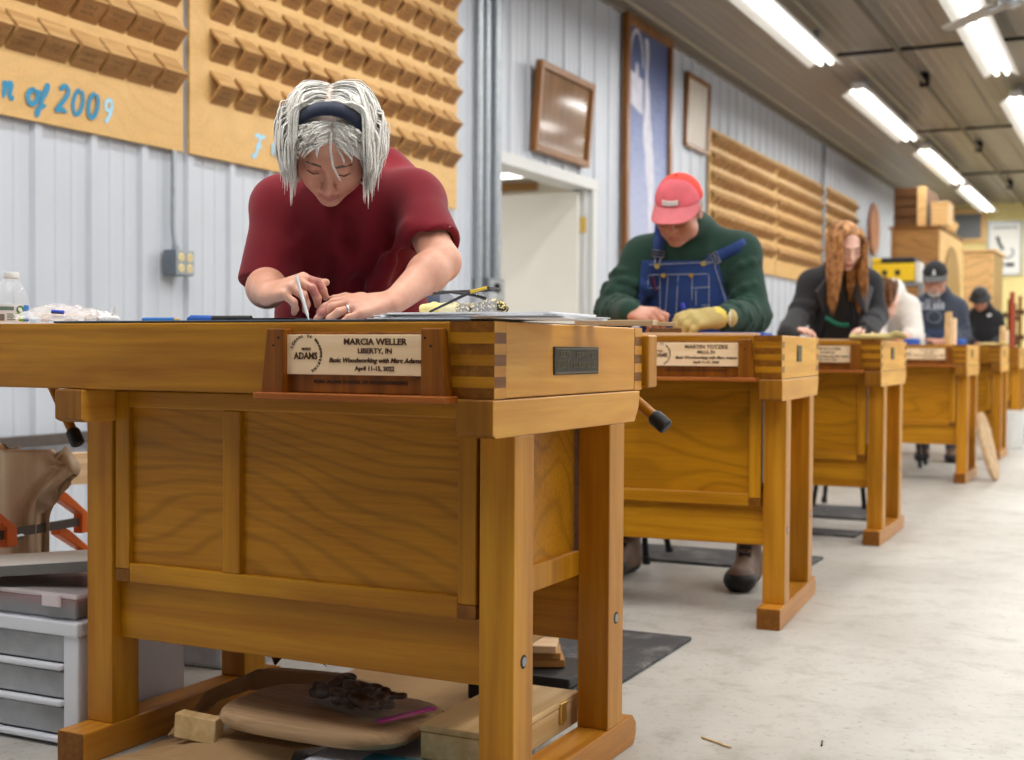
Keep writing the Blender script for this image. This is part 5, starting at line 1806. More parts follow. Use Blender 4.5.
def soft_fold(S, pts, r, depth, k, op):
    """a shallow crease or ridge: the stroke's axis is set so that it only bites depth into the surface"""
    S.path(pts, r, k, op)


M['denim'] = cloth('blue denim', (32, 58, 116), .22, .9, .03)
M['jeans'] = cloth('dark jeans', (44, 56, 84), .2, .85, .15)
# ------------------------------------------------------------------ grey-haired woman at the nearest bench
def build_woman():
    P = atD
    base = P(352, 340, 3.12)
    t = person('person with a grey bob, navy headband and maroon T-shirt bent over the nearest bench, writing', base)
    hC = P(332, 143, 2.70)
    A = frame(to_cam(hC, R(-7)), R(51), R(-5))
    hd = Head(hC, A, .98, 1.03, old=1.0, jaw=.96)
    nk = P(354, 184, 2.89)
    shR, shL = P(283, 205, 2.86), P(413, 199, 2.84)       # her right is on the left of the picture
    elR, wrR = P(266, 286, 2.80), P(268, 294, 2.60)
    elL, wrL = P(441, 262, 2.70), P(393, 303, 2.55)
    wrR.z = max(wrR.z, H+.035); wrL.z = max(wrL.z, H+.026)
    chest, belly = P(352, 250, 2.95), P(352, 330, 3.06)
    fw = to_cam(chest, R(-4)); sd = V3((0, 0, 1)).cross(fw)
    # ---- body: head, neck, torso core, arms, hands in one surface
    lo, hi = bounds([hC+V3((0, 0, .16)), hC, elR, wrR, elL, wrL, shR, shL, wrR-V3((0, 0, .05)), P(310, 318, 2.44), P(320, 318, 2.4), chest, belly], .07)
    S = SDF(lo, hi, .0028)
    S.cap(hd.p(0, -.03, -.05), nk, .050, .056, .02)
    S.cap(nk-V3((0, 0, .06)), shR-V3((0, 0, .03)), .035, .035, .03); S.cap(nk-V3((0, 0, .06)), shL-V3((0, 0, .03)), .035, .035, .03)
    S.cap(nk, chest-fw*.02, .052, .06, .02); S.cap(chest-fw*.02, belly, .06, .07, .02)
    hd.sculpt(S)
    arm(S, shR, elR, wrR, (.042, .037, .036, .024)); arm(S, shL, elL, wrL, (.042, .038, .036, .024))
    right, up, back = CR, V3((0, 0, 1)), CF
    # left hand lies flat, fingers towards the writing hand
    f = (P(330, 316, 2.51)-wrL); f.z = -.012; f.normalize()
    n = (up*.86-back*.50)
    K, tipsL, _ = hand(S, wrL, f, n, 1, .96, [(10, 22, 14), (9, 24, 15), (9, 25, 15), (10, 26, 16)], .10, (.72, .62, -.10), .45)
    # right hand closed round the pen
    f2 = (right*.58+up*.14-back*.48).normalized(); n2 = (up*.74-right*.42-back*.30)
    K2, tipsR, thR = hand(S, wrR, f2, n2, -1, .96, [(38, 44, 22), (46, 52, 26), (52, 58, 28), (56, 60, 30)], .05, (.78, .50, -.34), .55)
    # hands rest on the mat; the trunk goes on down behind the bench
    rear = bench_pt(0, 0, .70, 0)
    dd = (rear.x-S.ax[0])[:, None]*math.sin(R(.85))+(rear.y-S.ax[1])[None, :]*math.cos(R(.85))
    zz = (ZM+.0012)-S.ax[2]
    S.f = np.maximum(S.f, np.minimum(dd[:, :, None], zz[None, None, :])).astype(np.float32)
    keep_off(S, 0, H-.002, .70)
    body = S.build('body', [SKIN_A, LIP], None, hd.matfn)
    under(body, t)
    hd.extras(body)
    # ring on the left ring finger
    a, b = tipsL[2][0], tipsL[2][1]
    c = a.lerp(b, .45); d = (b-a).normalized(); x = d.orthogonal().normalized(); y = d.cross(x)
    MB().tube([c+(x*math.cos(q)+y*math.sin(q))*.0098 for q in np.linspace(0, 2*PI, 25)], .0019, 6, cap=False).build('ring', plain('silver ring', (220, 220, 222), .2, metal=1), body, 60)
    # ---- T-shirt
    pts = [shR, shL, elR, elL, belly, nk]
    lo, hi = bounds(pts, .14); lo[2] = H-.10
    T_ = SDF(lo, hi, .005)
    Ax = np.array(Matrix((sd, fw, V3((0, 0, 1)))).transposed())
    T_.cap(shR+V3((0, 0, -.012)), shL+V3((0, 0, -.012)), .058, .058, .03)
    T_.cap(nk-V3((0, 0, .02)), shR, .052, .054, .04); T_.cap(nk-V3((0, 0, .02)), shL, .052, .054, .04)
    T_.ell(chest-fw*.0+V3((0, 0, .02)), (.162, .125, .17), Ax, .05)
    T_.ell(P(345, 228, 2.86), (.13, .085, .085), Ax, .06)
    T_.ell(chest.lerp(belly, .55), (.168, .135, .20), Ax, .06)
    T_.ell(belly, (.17, .135, .16), Ax, .06)
    T_.cap(chest+sd*.07+fw*.055-V3((0, 0, .02)), chest-sd*.07+fw*.055-V3((0, 0, .02)), .075, .075, .05)
    for (sh, el, h_, rr_) in ((shR, elR, P(262, 287, 2.77), .062), (shL, elL, P(441, 250, 2.70), .060)):
        Q = SDF(lo, hi, .005)
        sx_ = sd if (sh-nk).dot(sd) > 0 else -sd
        Q.cap(sh, sh.lerp(el, 1.1), .060, rr_, .02)
        d = (el-sh).normalized()
        cutp = sh.lerp(el, 1.0 if sh is shR else .80)
        cn = d if sh is shR else (d+sx_*.2).normalized()
        Q.cut(cutp, cn, .006)
        merge(T_, Q, .03)
        T_.cap(cutp-d*.035, cutp+d*.03, .042, .048, .006, 'sub')
        # hem line
        u = d.orthogonal().normalized(); w = d.cross(u)
    T_.cap(P(386, 169, 2.93), P(420, 206, 2.87), .050, .054, .03); T_.cap(P(312, 180, 2.94), P(277, 207, 2.89), .048, .054, .03)
    rr = random.Random(8)
    # folds: pulled from the shoulders to the middle, and gathered near the bench
    for (x0, y0, x1, y1, r_, op) in ((302, 240, 336, 312, .009, 'add'), (420, 232, 388, 296, .010, 'sub'), (408, 226, 372, 300, .009, 'add'), (330, 262, 312, 310, .008, 'sub'),
                                     (372, 258, 350, 312, .009, 'sub'), (392, 262, 366, 314, .010, 'add'), (290, 250, 296, 300, .009, 'add'), (345, 225, 352, 262, .007, 'sub'), (412, 252, 398, 290, .008, 'sub')):
        a, b = P(x0, y0, 2.90), P(x1, y1, 2.95)
        def front(p):
            # slide along the view ray to the surface of the shirt
            v = (p-CO).normalized(); best = None
            for q in range(60):
                z = p-v*.25+v*(q*.01)
                i = np.round((np.array(z)-T_.lo)/T_.vox).astype(int)
                if np.all(i >= 0) and np.all(i < T_.n) and T_.f[tuple(i)] < 0: return z
            return p
        a, b = front(a), front(b); m = a.lerp(b, .5)+V3((rr.uniform(-.01, .01), 0, 0))
        off = fw*(r_*.55 if op == 'sub' else -r_*.45)
        T_.path([a+off, m+off, b+off], [r_*.4, r_, r_*.6], .03, op)
    up_n = (hd.p(0, -.03, -.05)-nk).normalized()
    Ln = (hd.p(0, -.03, -.05)-nk).length
    T_.cap(nk-up_n*.03, nk+up_n*Ln*.62, .078, .064, .03)
    if 0: T_.cap(nk+fw*.01-V3((0, 0, .012)), hd.p(0, -.01, -.09), .056, .06, .012, 'sub')
    T_.cut((0, 0, H-.09), (0, 0, -1))
    keep_off(T_, 0, H+.004, .70)
    M['maroon'] = cloth('maroon jersey', (116, 3, 25), .2, .95, .08)
    shirt = under(T_.build('t_shirt', M['maroon'], None, relax=2), t)
    # small sleeve mark
    q = P(448, 231, 2.70)
    mk = MB()
    for (x0, x1, y0, y1) in ((444, 446.4, 226.5, 234), (447.4, 449.4, 227, 233), (449.6, 452, 226, 229)):
        pp = [hit(T_, x, y, 2.70)-CF*.002 for x, y in ((x0, y1), (x1, y1), (x1, y0), (x0, y0))]
        qq = [v+CF*.006 for v in pp]
        mk.add(pp+qq, [(0, 1, 2, 3), (4, 7, 6, 5), (0, 4, 5, 1), (1, 5, 6, 2), (2, 6, 7, 3), (3, 7, 4, 0)])
    mk.build('sleeve_mark', plain('pale sleeve print', (206, 190, 194), .8), shirt)
    # ---- hair
    hm = hair_mat('silver white hair', (226, 222, 214), (244, 241, 234), (253, 252, 248))
    capS = SDF(np.array(hC)-.17, np.array(hC)+.17, .005)
    hd.e(capS, (0, -.012, .030), (.0742, .0942, .0852), .0)
    capS.cut(hd.p(0, .070, .052), A @ V3((0, .80, -.35)), .01)
    capS.cut(hd.p(0, .0, -.05), A @ V3((0, 0.1, -1)), .01)
    cap = under(capS.build('hair', plain('pale scalp under hair', (222, 200, 188), .6), None), body)
    cap.parent = body; cap.matrix_parent_inverse = Matrix.Identity(4)
    part = .006
    rr = random.Random(6)
    def hold(q):
        # the band keeps the crown hair back
        lim = .020+max(0, .075-q.z)*.55
        if q.z > .06 and q.y > lim and abs(q.x) < .062: q = V3((q.x, lim, q.z))
        return q
    def face_off(q):
        if q.y > .05 and q.z < .07 and abs(q.x) < .068: q = V3((math.copysign(.068, q.x), q.y, q.z))
        return q
    def both(q): return face_off(hold(q))
    roots = []
    for p in scalp_pts(1250, 3, lambda p: p.z > -.02 and (p.y < .022 or (abs(p.x) > .048 and p.y < .052))):
        sgn = 1 if p.x > part else -1
        d = V3((sgn*1.0, -.25, .0)) if p.z > .075 else V3((sgn*.15, -.1, -1))
        roots.append((p, d))
    for p in scalp_pts(320, 17, lambda p: p.y < .022 and p.z > .100):
        roots.append((p, V3(((1 if p.x > part else -1)*1.0, -.25, .0))))
    def ln(p): return .150+.02*max(0, .06-abs(p.x))/.06 if p.z > .06 else .075+.4*max(0, p.z)
    strands('hair_strands', hd, hm, body, roots, ln, 1.1, .0017, 20, .74, 5, .024, wave=.03, hold=both, xmax=.086)
    # side curtains from beside the band, falling past the cheeks
    for side_, sgn in ((11, 1), (12, -1)):
        roots = []
        for k in range(380):
            y = rr.uniform(-.03, .050); a = rr.uniform(.86, 1.5)
            sc_ = math.sqrt(max(.05, 1-((y+.012)/.098)**2))
            p = V3((sgn*.078*math.sin(a)*sc_, y, .030+.087*math.cos(a)*sc_))
            roots.append((p, V3((sgn*.55, -.10, -.5))))
        strands('side_curtain', hd, hm, body, roots, lambda p: .068+.5*max(0, p.z-.02), 1.0, .0017, 18, .76, side_, .034, wave=.05, xmax=.096, curl_in=.30, hold=face_off)
    # short front hair swept to the sides under the band
    roots = []
    for p in scalp_pts(800, 9, lambda p: .044 < p.y < .074 and p.z > .058):
        sgn = 1 if p.x > -.005 else -1
        roots.append((p, V3((sgn*1.5+rr.gauss(0, .45), .12+rr.gauss(0, .25), -.35))))
    strands('fringe', hd, hm, body, roots, lambda p: .036+.016*rr.random(), .15, .0011, 12, .90, 21, .009, wave=.09, curl_in=.3)
    wl = [hd.p(-.004, .066, .088), hd.p(-.004, .088, .062), hd.p(-.010, .102, .030), hd.p(-.022, .104, .0), hd.p(-.026, .100, -.012)]
    MB().tube(wl, [.003, .0028, .0024, .002, .0008], 6).build('stray_lock', hm, body, 60)
    # ---- headband
    mb = MB()
    pts = []
    for q in np.linspace(-66, 66, 37):
        a = R(q)
        for w in (-.0135, .0135):
            yy = .036+w+.008*(1-math.cos(a))
            sc_ = math.sqrt(max(.01, 1-((yy+.012)/.114)**2))
            pts.append(hd.p((.0935)*math.sin(a)*sc_, yy, .030+(.1065)*math.cos(a)*sc_))
    mb.add(pts, [(2*i, 2*i+1, 2*i+3, 2*i+2) for i in range(36)])
    o = mb.build('headband', cloth('navy headband', (26, 34, 62), .12, .9, .3), body, 60); solidify(o, .004, 1)
    # ---- pen
    tip = (tipsR[0][3]+thR)*.5; tip.z = ZM+.002
    pb = (tip+(K2[0]-tip)*1.0); d = (V3(tipsR[0][1])+n2.normalized()*.004-tip).normalized()
    dt = 2.465
    pen0 = atD(309, 318, dt); pen0.z = ZM+.0012
    pen1 = atD(296, 275, dt+.02)
    tp = thing('pen', 'slim white pen held in the writing hand of the grey-haired woman', 'pen', tuple(pen0))
    q = [pen0, pen0.lerp(pen1, .10), pen0.lerp(pen1, .13), pen1]
    MB().tube([x-pen0 for x in q], [.0008, .0022, .0030, .0030], 12).build('barrel', M['white'], tp, 60)
    # ---- legs
    hip = V3((base.x, base.y+.19, .86)); fwd = V3((0, -1, 0)); side = V3((1, 0, 0))
    kn = [hip+V3((-.11, .10, -.40)), hip+V3((.10, .10, -.40))]
    an = [V3((kn[0].x, base.y+.48, .10)), V3((kn[1].x, base.y+.48, .10))]
    under(trousers(None, hip, kn, an, M['jeans'], side=side), t)
    for a in an: under(shoe(None, V3((a.x, a.y-.16, 0)), V3((a.x, a.y+.03, 0)), name='shoe'), t)
    return t


WOMAN = build_woman()
# ------------------------------------------------------------------ the other people
def figure(t, hd, nk, arms, chest, belly, top_mat, skin_m, vox=.006, cw=.17, cd=.125, arm_r=(.050, .044, .042, .030), sleeve_r=(.068, .062, .048), bench=None,
           hands=None, sleeve_end=.97, neck_r=.055, trouser=None, stand=None, folds=6, seed=1, hem=None, shoes=True, vox_top=None, brow=BROWB, lash=True, collar=.064, collar_f=.80, seat=None):
    """arms: list of (shoulder, elbow, wrist); hands: list of dict for hand() or None"""
    fw = to_cam(chest); sd = V3((0, 0, 1)).cross(fw)
    pts = [hd.p(0, 0, .14), hd.p(0, .12, 0), hd.p(0, -.12, 0), nk, chest, belly]
    for a in arms: pts += list(a)
    for h_, a in zip(hands or [], arms):
        if h_: pts.append(a[2]+V3(h_['f']).normalized()*.2)
    lo, hi = bounds(pts, .09)
    S = SDF(lo, hi, vox)
    S.cap(hd.p(0, -.03, -.05), nk, neck_r, neck_r*1.1, .02)
    S.cap(nk, chest-fw*.03, neck_r, .055, .02); S.cap(chest-fw*.03, belly-fw*.03, .055, .06, .02)
    hd.sculpt(S)
    info = []
    for i, (sh, el, wr) in enumerate(arms):
        S.cap(nk-V3((0, 0, .05)), sh, .04, .04, .03); arm(S, sh, el, wr, arm_r)
        h_ = hands[i] if hands else None
        info.append(hand(S, wr, **h_) if h_ else None)
    if bench is not None: keep_off(S, bench, H, .70)
    body = under(S.build('body', [skin_m, LIP], None, hd.matfn), t)
    hd.extras(body, brow, lash=lash)
    lo, hi = bounds([nk, chest, belly]+[p for a in arms for p in a], .17)
    T_ = SDF(lo, hi, vox_top or vox)
    Ax = np.array(Matrix((sd, fw, V3((0, 0, 1)))).transposed())
    shs = [a[0] for a in arms]
    if len(shs) == 2: T_.cap(shs[0]-V3((0, 0, .02)), shs[1]-V3((0, 0, .02)), sleeve_r[0], sleeve_r[0], .03)
    for sh in shs: T_.cap(nk-V3((0, 0, .02)), sh, .062, sleeve_r[0]*.95, .045)
    T_.ell(chest, (cw, cd, .19), Ax, .06); T_.ell(chest.lerp(belly, .5), (cw*1.03, cd*1.06, .2), Ax, .06); T_.ell(belly, (cw*1.02, cd*1.08, .18), Ax, .06)
    rr = random.Random(seed)
    for (sh, el, wr) in arms:
        Q = SDF(lo, hi, vox_top or vox)
        e2 = el.lerp(wr, sleeve_end)
        Q.cap(sh, el, sleeve_r[0], sleeve_r[1], .02); Q.cap(el, e2, sleeve_r[1], sleeve_r[2], .02)
        for k in range(folds):
            f_ = rr.uniform(.25, 1.0); c = sh.lerp(el, f_); d = (el-sh).normalized(); u = d.orthogonal().normalized(); u = Matrix.Rotation(rr.uniform(0, 6.28), 3, d) @ u; w = d.cross(u)
            rad = sleeve_r[0]*(1-f_)+sleeve_r[1]*f_
            Q.path([c+(u*math.cos(q)+w*math.sin(q))*rad*1.0+d*(.018*q) for q in (-.9, -.3, .3, .9)], [.004, .009, .009, .004], .02)
            f_ = rr.uniform(.05, .85); c = el.lerp(e2, f_); d = (e2-el).normalized(); u = d.orthogonal().normalized(); u = Matrix.Rotation(rr.uniform(0, 6.28), 3, d) @ u; w = d.cross(u)
            rad = sleeve_r[1]*(1-f_)+sleeve_r[2]*f_
            Q.path([c+(u*math.cos(q)+w*math.sin(q))*rad*1.0+d*(.012*q) for q in (-.9, -.3, .3, .9)], [.004, .008, .008, .004], .016)
        merge(T_, Q, .03)
    up_n = (hd.p(0, -.03, -.05)-nk).normalized()
    Ln = (hd.p(0, -.03, -.05)-nk).length
    T_.cap(nk-up_n*.03, nk+up_n*Ln*collar_f, neck_r+.026, neck_r+.012, .03)
    if bench is not None: keep_off(T_, bench, H+.003, .70)
    T_.cut((0, 0, hem if hem else H-.12), (0, 0, -1))
    top = under(T_.build('top', top_mat, None, relax=2), t)
    if trouser is not None:
        hip, knees, ankles, tm = trouser
        if seat: hip, knees, ankles = sit(hip, V3((0, -1, 0)), V3((1, 0, 0)))
        under(trousers(None, hip, knees, ankles, tm, side=sd), t)
        if shoes:
            for a in ankles:
                f = V3((0.1, -1, 0)).normalized()
                so = under(shoe(None, V3((a.x, a.y, 0))+f*.20, V3((a.x, a.y, 0))-f*.04), t)
                if seat: so.location.z += a.z-.12
    return body, S, T_, info, fw, sd


def cap_hat(hd, body, m_front, m_back, m_brim, low=.045, brim=.075, tilt=-12, name='cap'):
    C = np.array(hd.C)
    S = SDF(C-.19*hd.sc, C+.19*hd.sc, .004)
    hd.e(S, (0, -.012, .036), (.083, .102, .094), 0)
    S.cut(hd.p(0, .06, low), hd.A @ V3((0, .05, -1)), .004)
    def mf(P):
        L = hd.loc(P); return (L[:, 1] < .018-.2*np.abs(L[:, 0])).astype(int)
    o = S.build(name, [m_front, m_back], None, mf); o.parent = body; o.matrix_parent_inverse = Matrix.Translation(body.parent.location).inverted() if False else Matrix.Identity(4)
    mb = MB(); n = 22; V_ = []
    for lay, dz in ((0, 0), (1, .0035)):
        for j in range(6):
            v = j/5
            for i in range(n+1):
                a = R(-78+156*i/n)
                x0, y0 = .082*math.sin(a), -.010+.101*math.cos(a)
                k = max(0, math.cos(a*1.08))**.55
                x, y = x0*(1+.06*v*k), y0+brim*v*k
                z = low+.006-math.tan(R(-tilt))*brim*v*k-.16*x*x/.08*(1+v)+dz
                V_.append(hd.p(x, y, z))
    N = n+1; fs = []
    for lay in (0, 1):
        b = lay*6*N
        for j in range(5):
            for i in range(n):
                f = (b+j*N+i, b+j*N+i+1, b+(j+1)*N+i+1, b+(j+1)*N+i); fs.append(f if lay else f[::-1])
    for i in range(n): fs.append((5*N+i, 5*N+i+1, 11*N+i+1, 11*N+i))
    mb.add(V_, fs); mb.build('brim', m_brim, o, 60)
    mb = MB(); mb.ell = None
    mb.lathe([(.0001, .130), (.006, .1325), (.008, .129), (.007, .127)], 12); mb.v = [tuple(hd.p(v[0], v[1]-.012, v[2])) for v in mb.v]
    mb.build('button', m_back, o, 60)
    return o


def specs(hd, body, m=None):
    mb = MB()
    for q in (-1, 1):
        mb.tube([hd.p(q*.033+.021*math.cos(a), .100-.25*abs(q*.033+.021*math.cos(a))+.006, -.004+.016*math.sin(a)) for a in np.linspace(0, 2*PI, 17)], .0013, 6, cap=False)
        mb.tube([hd.p(q*.054, .092, .002), hd.p(q*.074, .06, .004), hd.p(q*.080, .0, .0)], .0013, 6)
    mb.tube([hd.p(-.012, .103, .0), hd.p(.012, .103, .0)], .0013, 6)
    return mb.build('eyeglasses', m or M['blackmetal'], body, 60)


P_ = atD
UP = V3((0, 0, 1))


def build_man():
    base = P_(690, 340, 5.25)
    t = person('person in a red cap, dark green sweatshirt and denim overalls at the second bench', base)
    hC = P_(679, 210, 4.86)
    hd = Head(hC, frame(to_cam(hC, R(-20)), R(30), R(-4)), 1.04, 1.02, old=1, jaw=1.08)
    nk = P_(694, 230, 5.04)
    aR = (P_(644, 256, 5.02), P_(613, 312, 4.98), P_(630, 313, 4.68)); aL = (P_(740, 252, 5.02), P_(752, 316, 4.92), P_(722, 318, 4.66))
    for a in (aR, aL): a[2].z = max(a[2].z, H+.045)
    chest, belly = P_(690, 285, 5.08), P_(690, 345, 5.18)
    hands = [dict(f=(CR*.75-CF*.55-UP*.10), n=(UP*.75-CR*.3-CF*.35), tsign=-1, sz=1.05, curls=[(35, 45, 25), (42, 50, 28), (48, 55, 30), (52, 58, 30)], fat=1.1, thumb=(.8, .5, -.3)), None]
    green = cloth('dark green fleece', (28, 58, 48), .16, .95, .04)
    hip = V3((base.x, base.y+.02, .93)); kn = [V3((-1.72, 4.76, .60)), V3((-1.44, 4.76, .60))]
    an = [V3((-1.745, 4.63, .24)), V3((-1.275, 4.61, .24))]
    body, S, T_, info, fw, sd = figure(t, hd, nk, [aR, aL], chest, belly, green, SKIN_B, .0048, .185, .14, (.050, .045, .043, .032), (.074, .070, .046), bench=1, hands=hands, folds=9, seed=3, brow=BROWG, lash=False, trouser=(hip, kn, an, M['denim']), shoes=False, collar=.060)
    under(shoe(None, V3((-1.255, 4.37, 0)), V3((-1.275, 4.60, 0)), name='boot', h=.17), t)
    under(shoe(None, V3((-1.755, 4.40, 0)), V3((-1.745, 4.63, 0)), name='boot', h=.17), t)
    # cap
    red = plain('faded red cap front', (222, 104, 116), .8, noise=.14, nscale=14); mesh_ = plain('bright red mesh', (222, 66, 50), .8, noise=.08, nscale=60); pink = plain('faded cap brim', (216, 116, 124), .8, noise=.08)
    cp = cap_hat(hd, body, red, mesh_, pink, .040, .070, -22)
    mb = MB(); dk = MB()
    for i in range(6):
        x = .024-.0096*i
        for mbq, dx, y_, e in ((dk, -.0012, .0905, .0), (mb, 0, .0918, .0)):
            pts = []
            for (a, b) in ((-.0036, .058), (.0036, .058), (.0036, .072), (-.0036, .072)):
                xx = x+a+dx; zz = b-(.0012 if mbq is dk else 0)
                pts.append(hd.p(xx, y_-.35*abs(xx)*abs(xx)/.03+(.072-zz)*.28, zz))
            q = [p+hd.A @ V3((0, -.008, 0)) for p in pts]
            mbq.add(pts+q, [(0, 1, 2, 3), (4, 7, 6, 5), (0, 4, 5, 1), (1, 5, 6, 2), (2, 6, 7, 3), (3, 7, 4, 0)])
    dk.build('logo_shadow', M['black'], cp); mb.build('logo_letters', M['white'], cp)
    specs(hd, body)
    # grey hair at the temples
    S2 = SDF(np.array(hC)-.17, np.array(hC)+.17, .005)
    hd.e(S2, (0, -.022, .012), (.078, .090, .075), 0); S2.cut(hd.p(0, .028, 0), hd.A @ V3((0, 1, .2)), .01); S2.cut(hd.p(0, 0, -.045), hd.A @ V3((0, 0, -1)), .01)
    o = S2.build('hair', hair_mat('grey short hair', (110, 104, 98), (150, 144, 138), (180, 176, 170)), body)
    # overalls: bib, straps, buttons, stitching
    B = T_.like()
    B.f = T_.f-.010
    def side_cut(pxa, pya, pxb, pyb, sign):
        a, b = P_(pxa, pya, 5.0), P_(pxb, pyb, 5.0); n = (b-a).cross(CF)*sign; B.cut(a, n)
    side_cut(640, 262, 632, 345, -1); side_cut(714, 258, 737, 345, 1)
    B.cut(P_(690, 300, 4.885), -CF)
    B.cut(P_(680, 261, 4.95), UP)
    B.cut(chest-fw*.0, -fw)
    bib = under(B.build('bib_overalls', M['denim'], None), t)
    stitch = plain('pale stitching', (176, 182, 196), .8)
    def on(px, py, off=.004): return hit(B, px, py, 5.05, .2)-ray(px, py).normalized()*(off+.003)
    def line(name, pts, m, r=.0016):
        q = []
        for i in range(len(pts)-1):
            for k in range(5): q.append(on(pts[i][0]+(pts[i+1][0]-pts[i][0])*k/5, pts[i][1]+(pts[i+1][1]-pts[i][1])*k/5, .001))
        q.append(on(*pts[-1], .001)); return MB().tube(q, r, 5).build(name, m, bib, 60)
    for pts in ([(645, 265), (714, 262)], [(649, 275), (708, 274)], [(648, 276), (648, 288), (660, 288)], [(660, 276), (660, 320)], [(668, 276), (665, 318)], [(678, 276), (676, 316)], [(692, 276), (692, 300)], [(693, 288), (709, 287)], [(709, 275), (709, 308)], [(696, 290), (696, 306), (709, 305)], [(714, 263), (731, 318)]):
        line('stitch_line', pts, stitch, .0013)
    for px, py in ((663.5, 275.5), (691, 275.5)):
        c = on(px, py, .001); MB().tube([c, c-ray(px, py).normalized()*.005], .0085, 14).build('button', M['brass'], bib, 60)
    MB().tube([on(652, 277), on(656, 290)], .004, 8).build('pocket_pen', plain('maroon pen', (120, 40, 60), .4), bib, 60)
    MB().tube([on(682, 303), on(684, 309)], .009, 8).build('blue_tag', plain('blue tag', (70, 80, 200), .5), bib, 60)
    for (pa, pb, nm) in (((661, 222), (657, 262), 'strap'), ((746, 243), (707, 262), 'strap')):
        q = []
        for k in range(11):
            px, py = pa[0]+(pb[0]-pa[0])*k/10, pa[1]+(pb[1]-pa[1])*k/10
            q.append(hit(T_, px, py, 4.98)-ray(px, py).normalized()*.004)
        d = (q[-1]-q[0]); w = d.cross(CF).normalized()*.021
        V_ = [p+w for p in q]+[p-w for p in q]; n = len(q)
        so = MB().add(V_, [(i, i+1, n+i+1, n+i) for i in range(n-1)]).build(nm, M['denim'], bib, 60); solidify(so, .006, 0)
        c = q[-3]; dd = d.normalized(); ww = w.normalized(); o_ = -CF*.008
        br = MB()
        br.tube([c+ww*.022+dd*.012+o_, c-ww*.022+dd*.012+o_, c-ww*.022-dd*.012+o_, c+ww*.022-dd*.012+o_, c+ww*.022+dd*.012+o_], .003, 6)
        br.tube([c-ww*.022+o_, c+ww*.022+o_], .0025, 6)
        br.tube([c+dd*.012+o_+ww*.012, c+dd*.05+o_+ww*.006, c+dd*.05+o_-ww*.006, c+dd*.012+o_-ww*.012], .0026, 6)
        br.build('buckle', M['steel'], so, 60)
        c2 = c+dd*.05-CF*.008
        MB().tube([c2, c2-CF*.006], .0095, 14).build('strap_button', M['brass'], so, 60)
    # gloved left hand with knitted cuff
    w = aL[2]; lo, hi = bounds([w, w-CR*.22, w-CF*.15], .09)
    G = SDF(lo, hi, .0045)
    f = (-CR*.86-CF*.30-UP*.05); n = (UP*.78-CF*.55)
    G.cap(w+CR*.02, w-CR*.05-CF*.01, .036, .038, .02)
    hand(G, w-CR*.015, f, n, 1, 1.12, [(22, 34, 20), (26, 38, 22), (30, 40, 22), (34, 44, 24)], .10, (.75, .55, -.25), .5, 1.42, .012)
    G.cut((0, 0, H+.003), (0, 0, -1))
    g = under(G.build('glove', M['leatherglove'], None), t)
    MB().tube([w+CR*.005, w-CR*.030-CF*.004], [.040, .0405], 18).build('yellow_cuff', plain('yellow cuff', (226, 200, 92), .8), g, 60)
    MB().tube([w+CR*.026, w+CR*.004], [.036, .038], 18).build('white_cuff', M['white'], g, 60)
    # what he works on
    q = on_bench(1, 664, .45, H+.0005)
    tag(MB().box(-.05, .06, -.03, .03, 0, .03).build('wood_sample', M['fardark'], None, bev=.004, loc=q, rot=(0, 0, R(20))), 'small dark clamped piece between the hands of the person in overalls', 'work piece')
    return t


build_man()


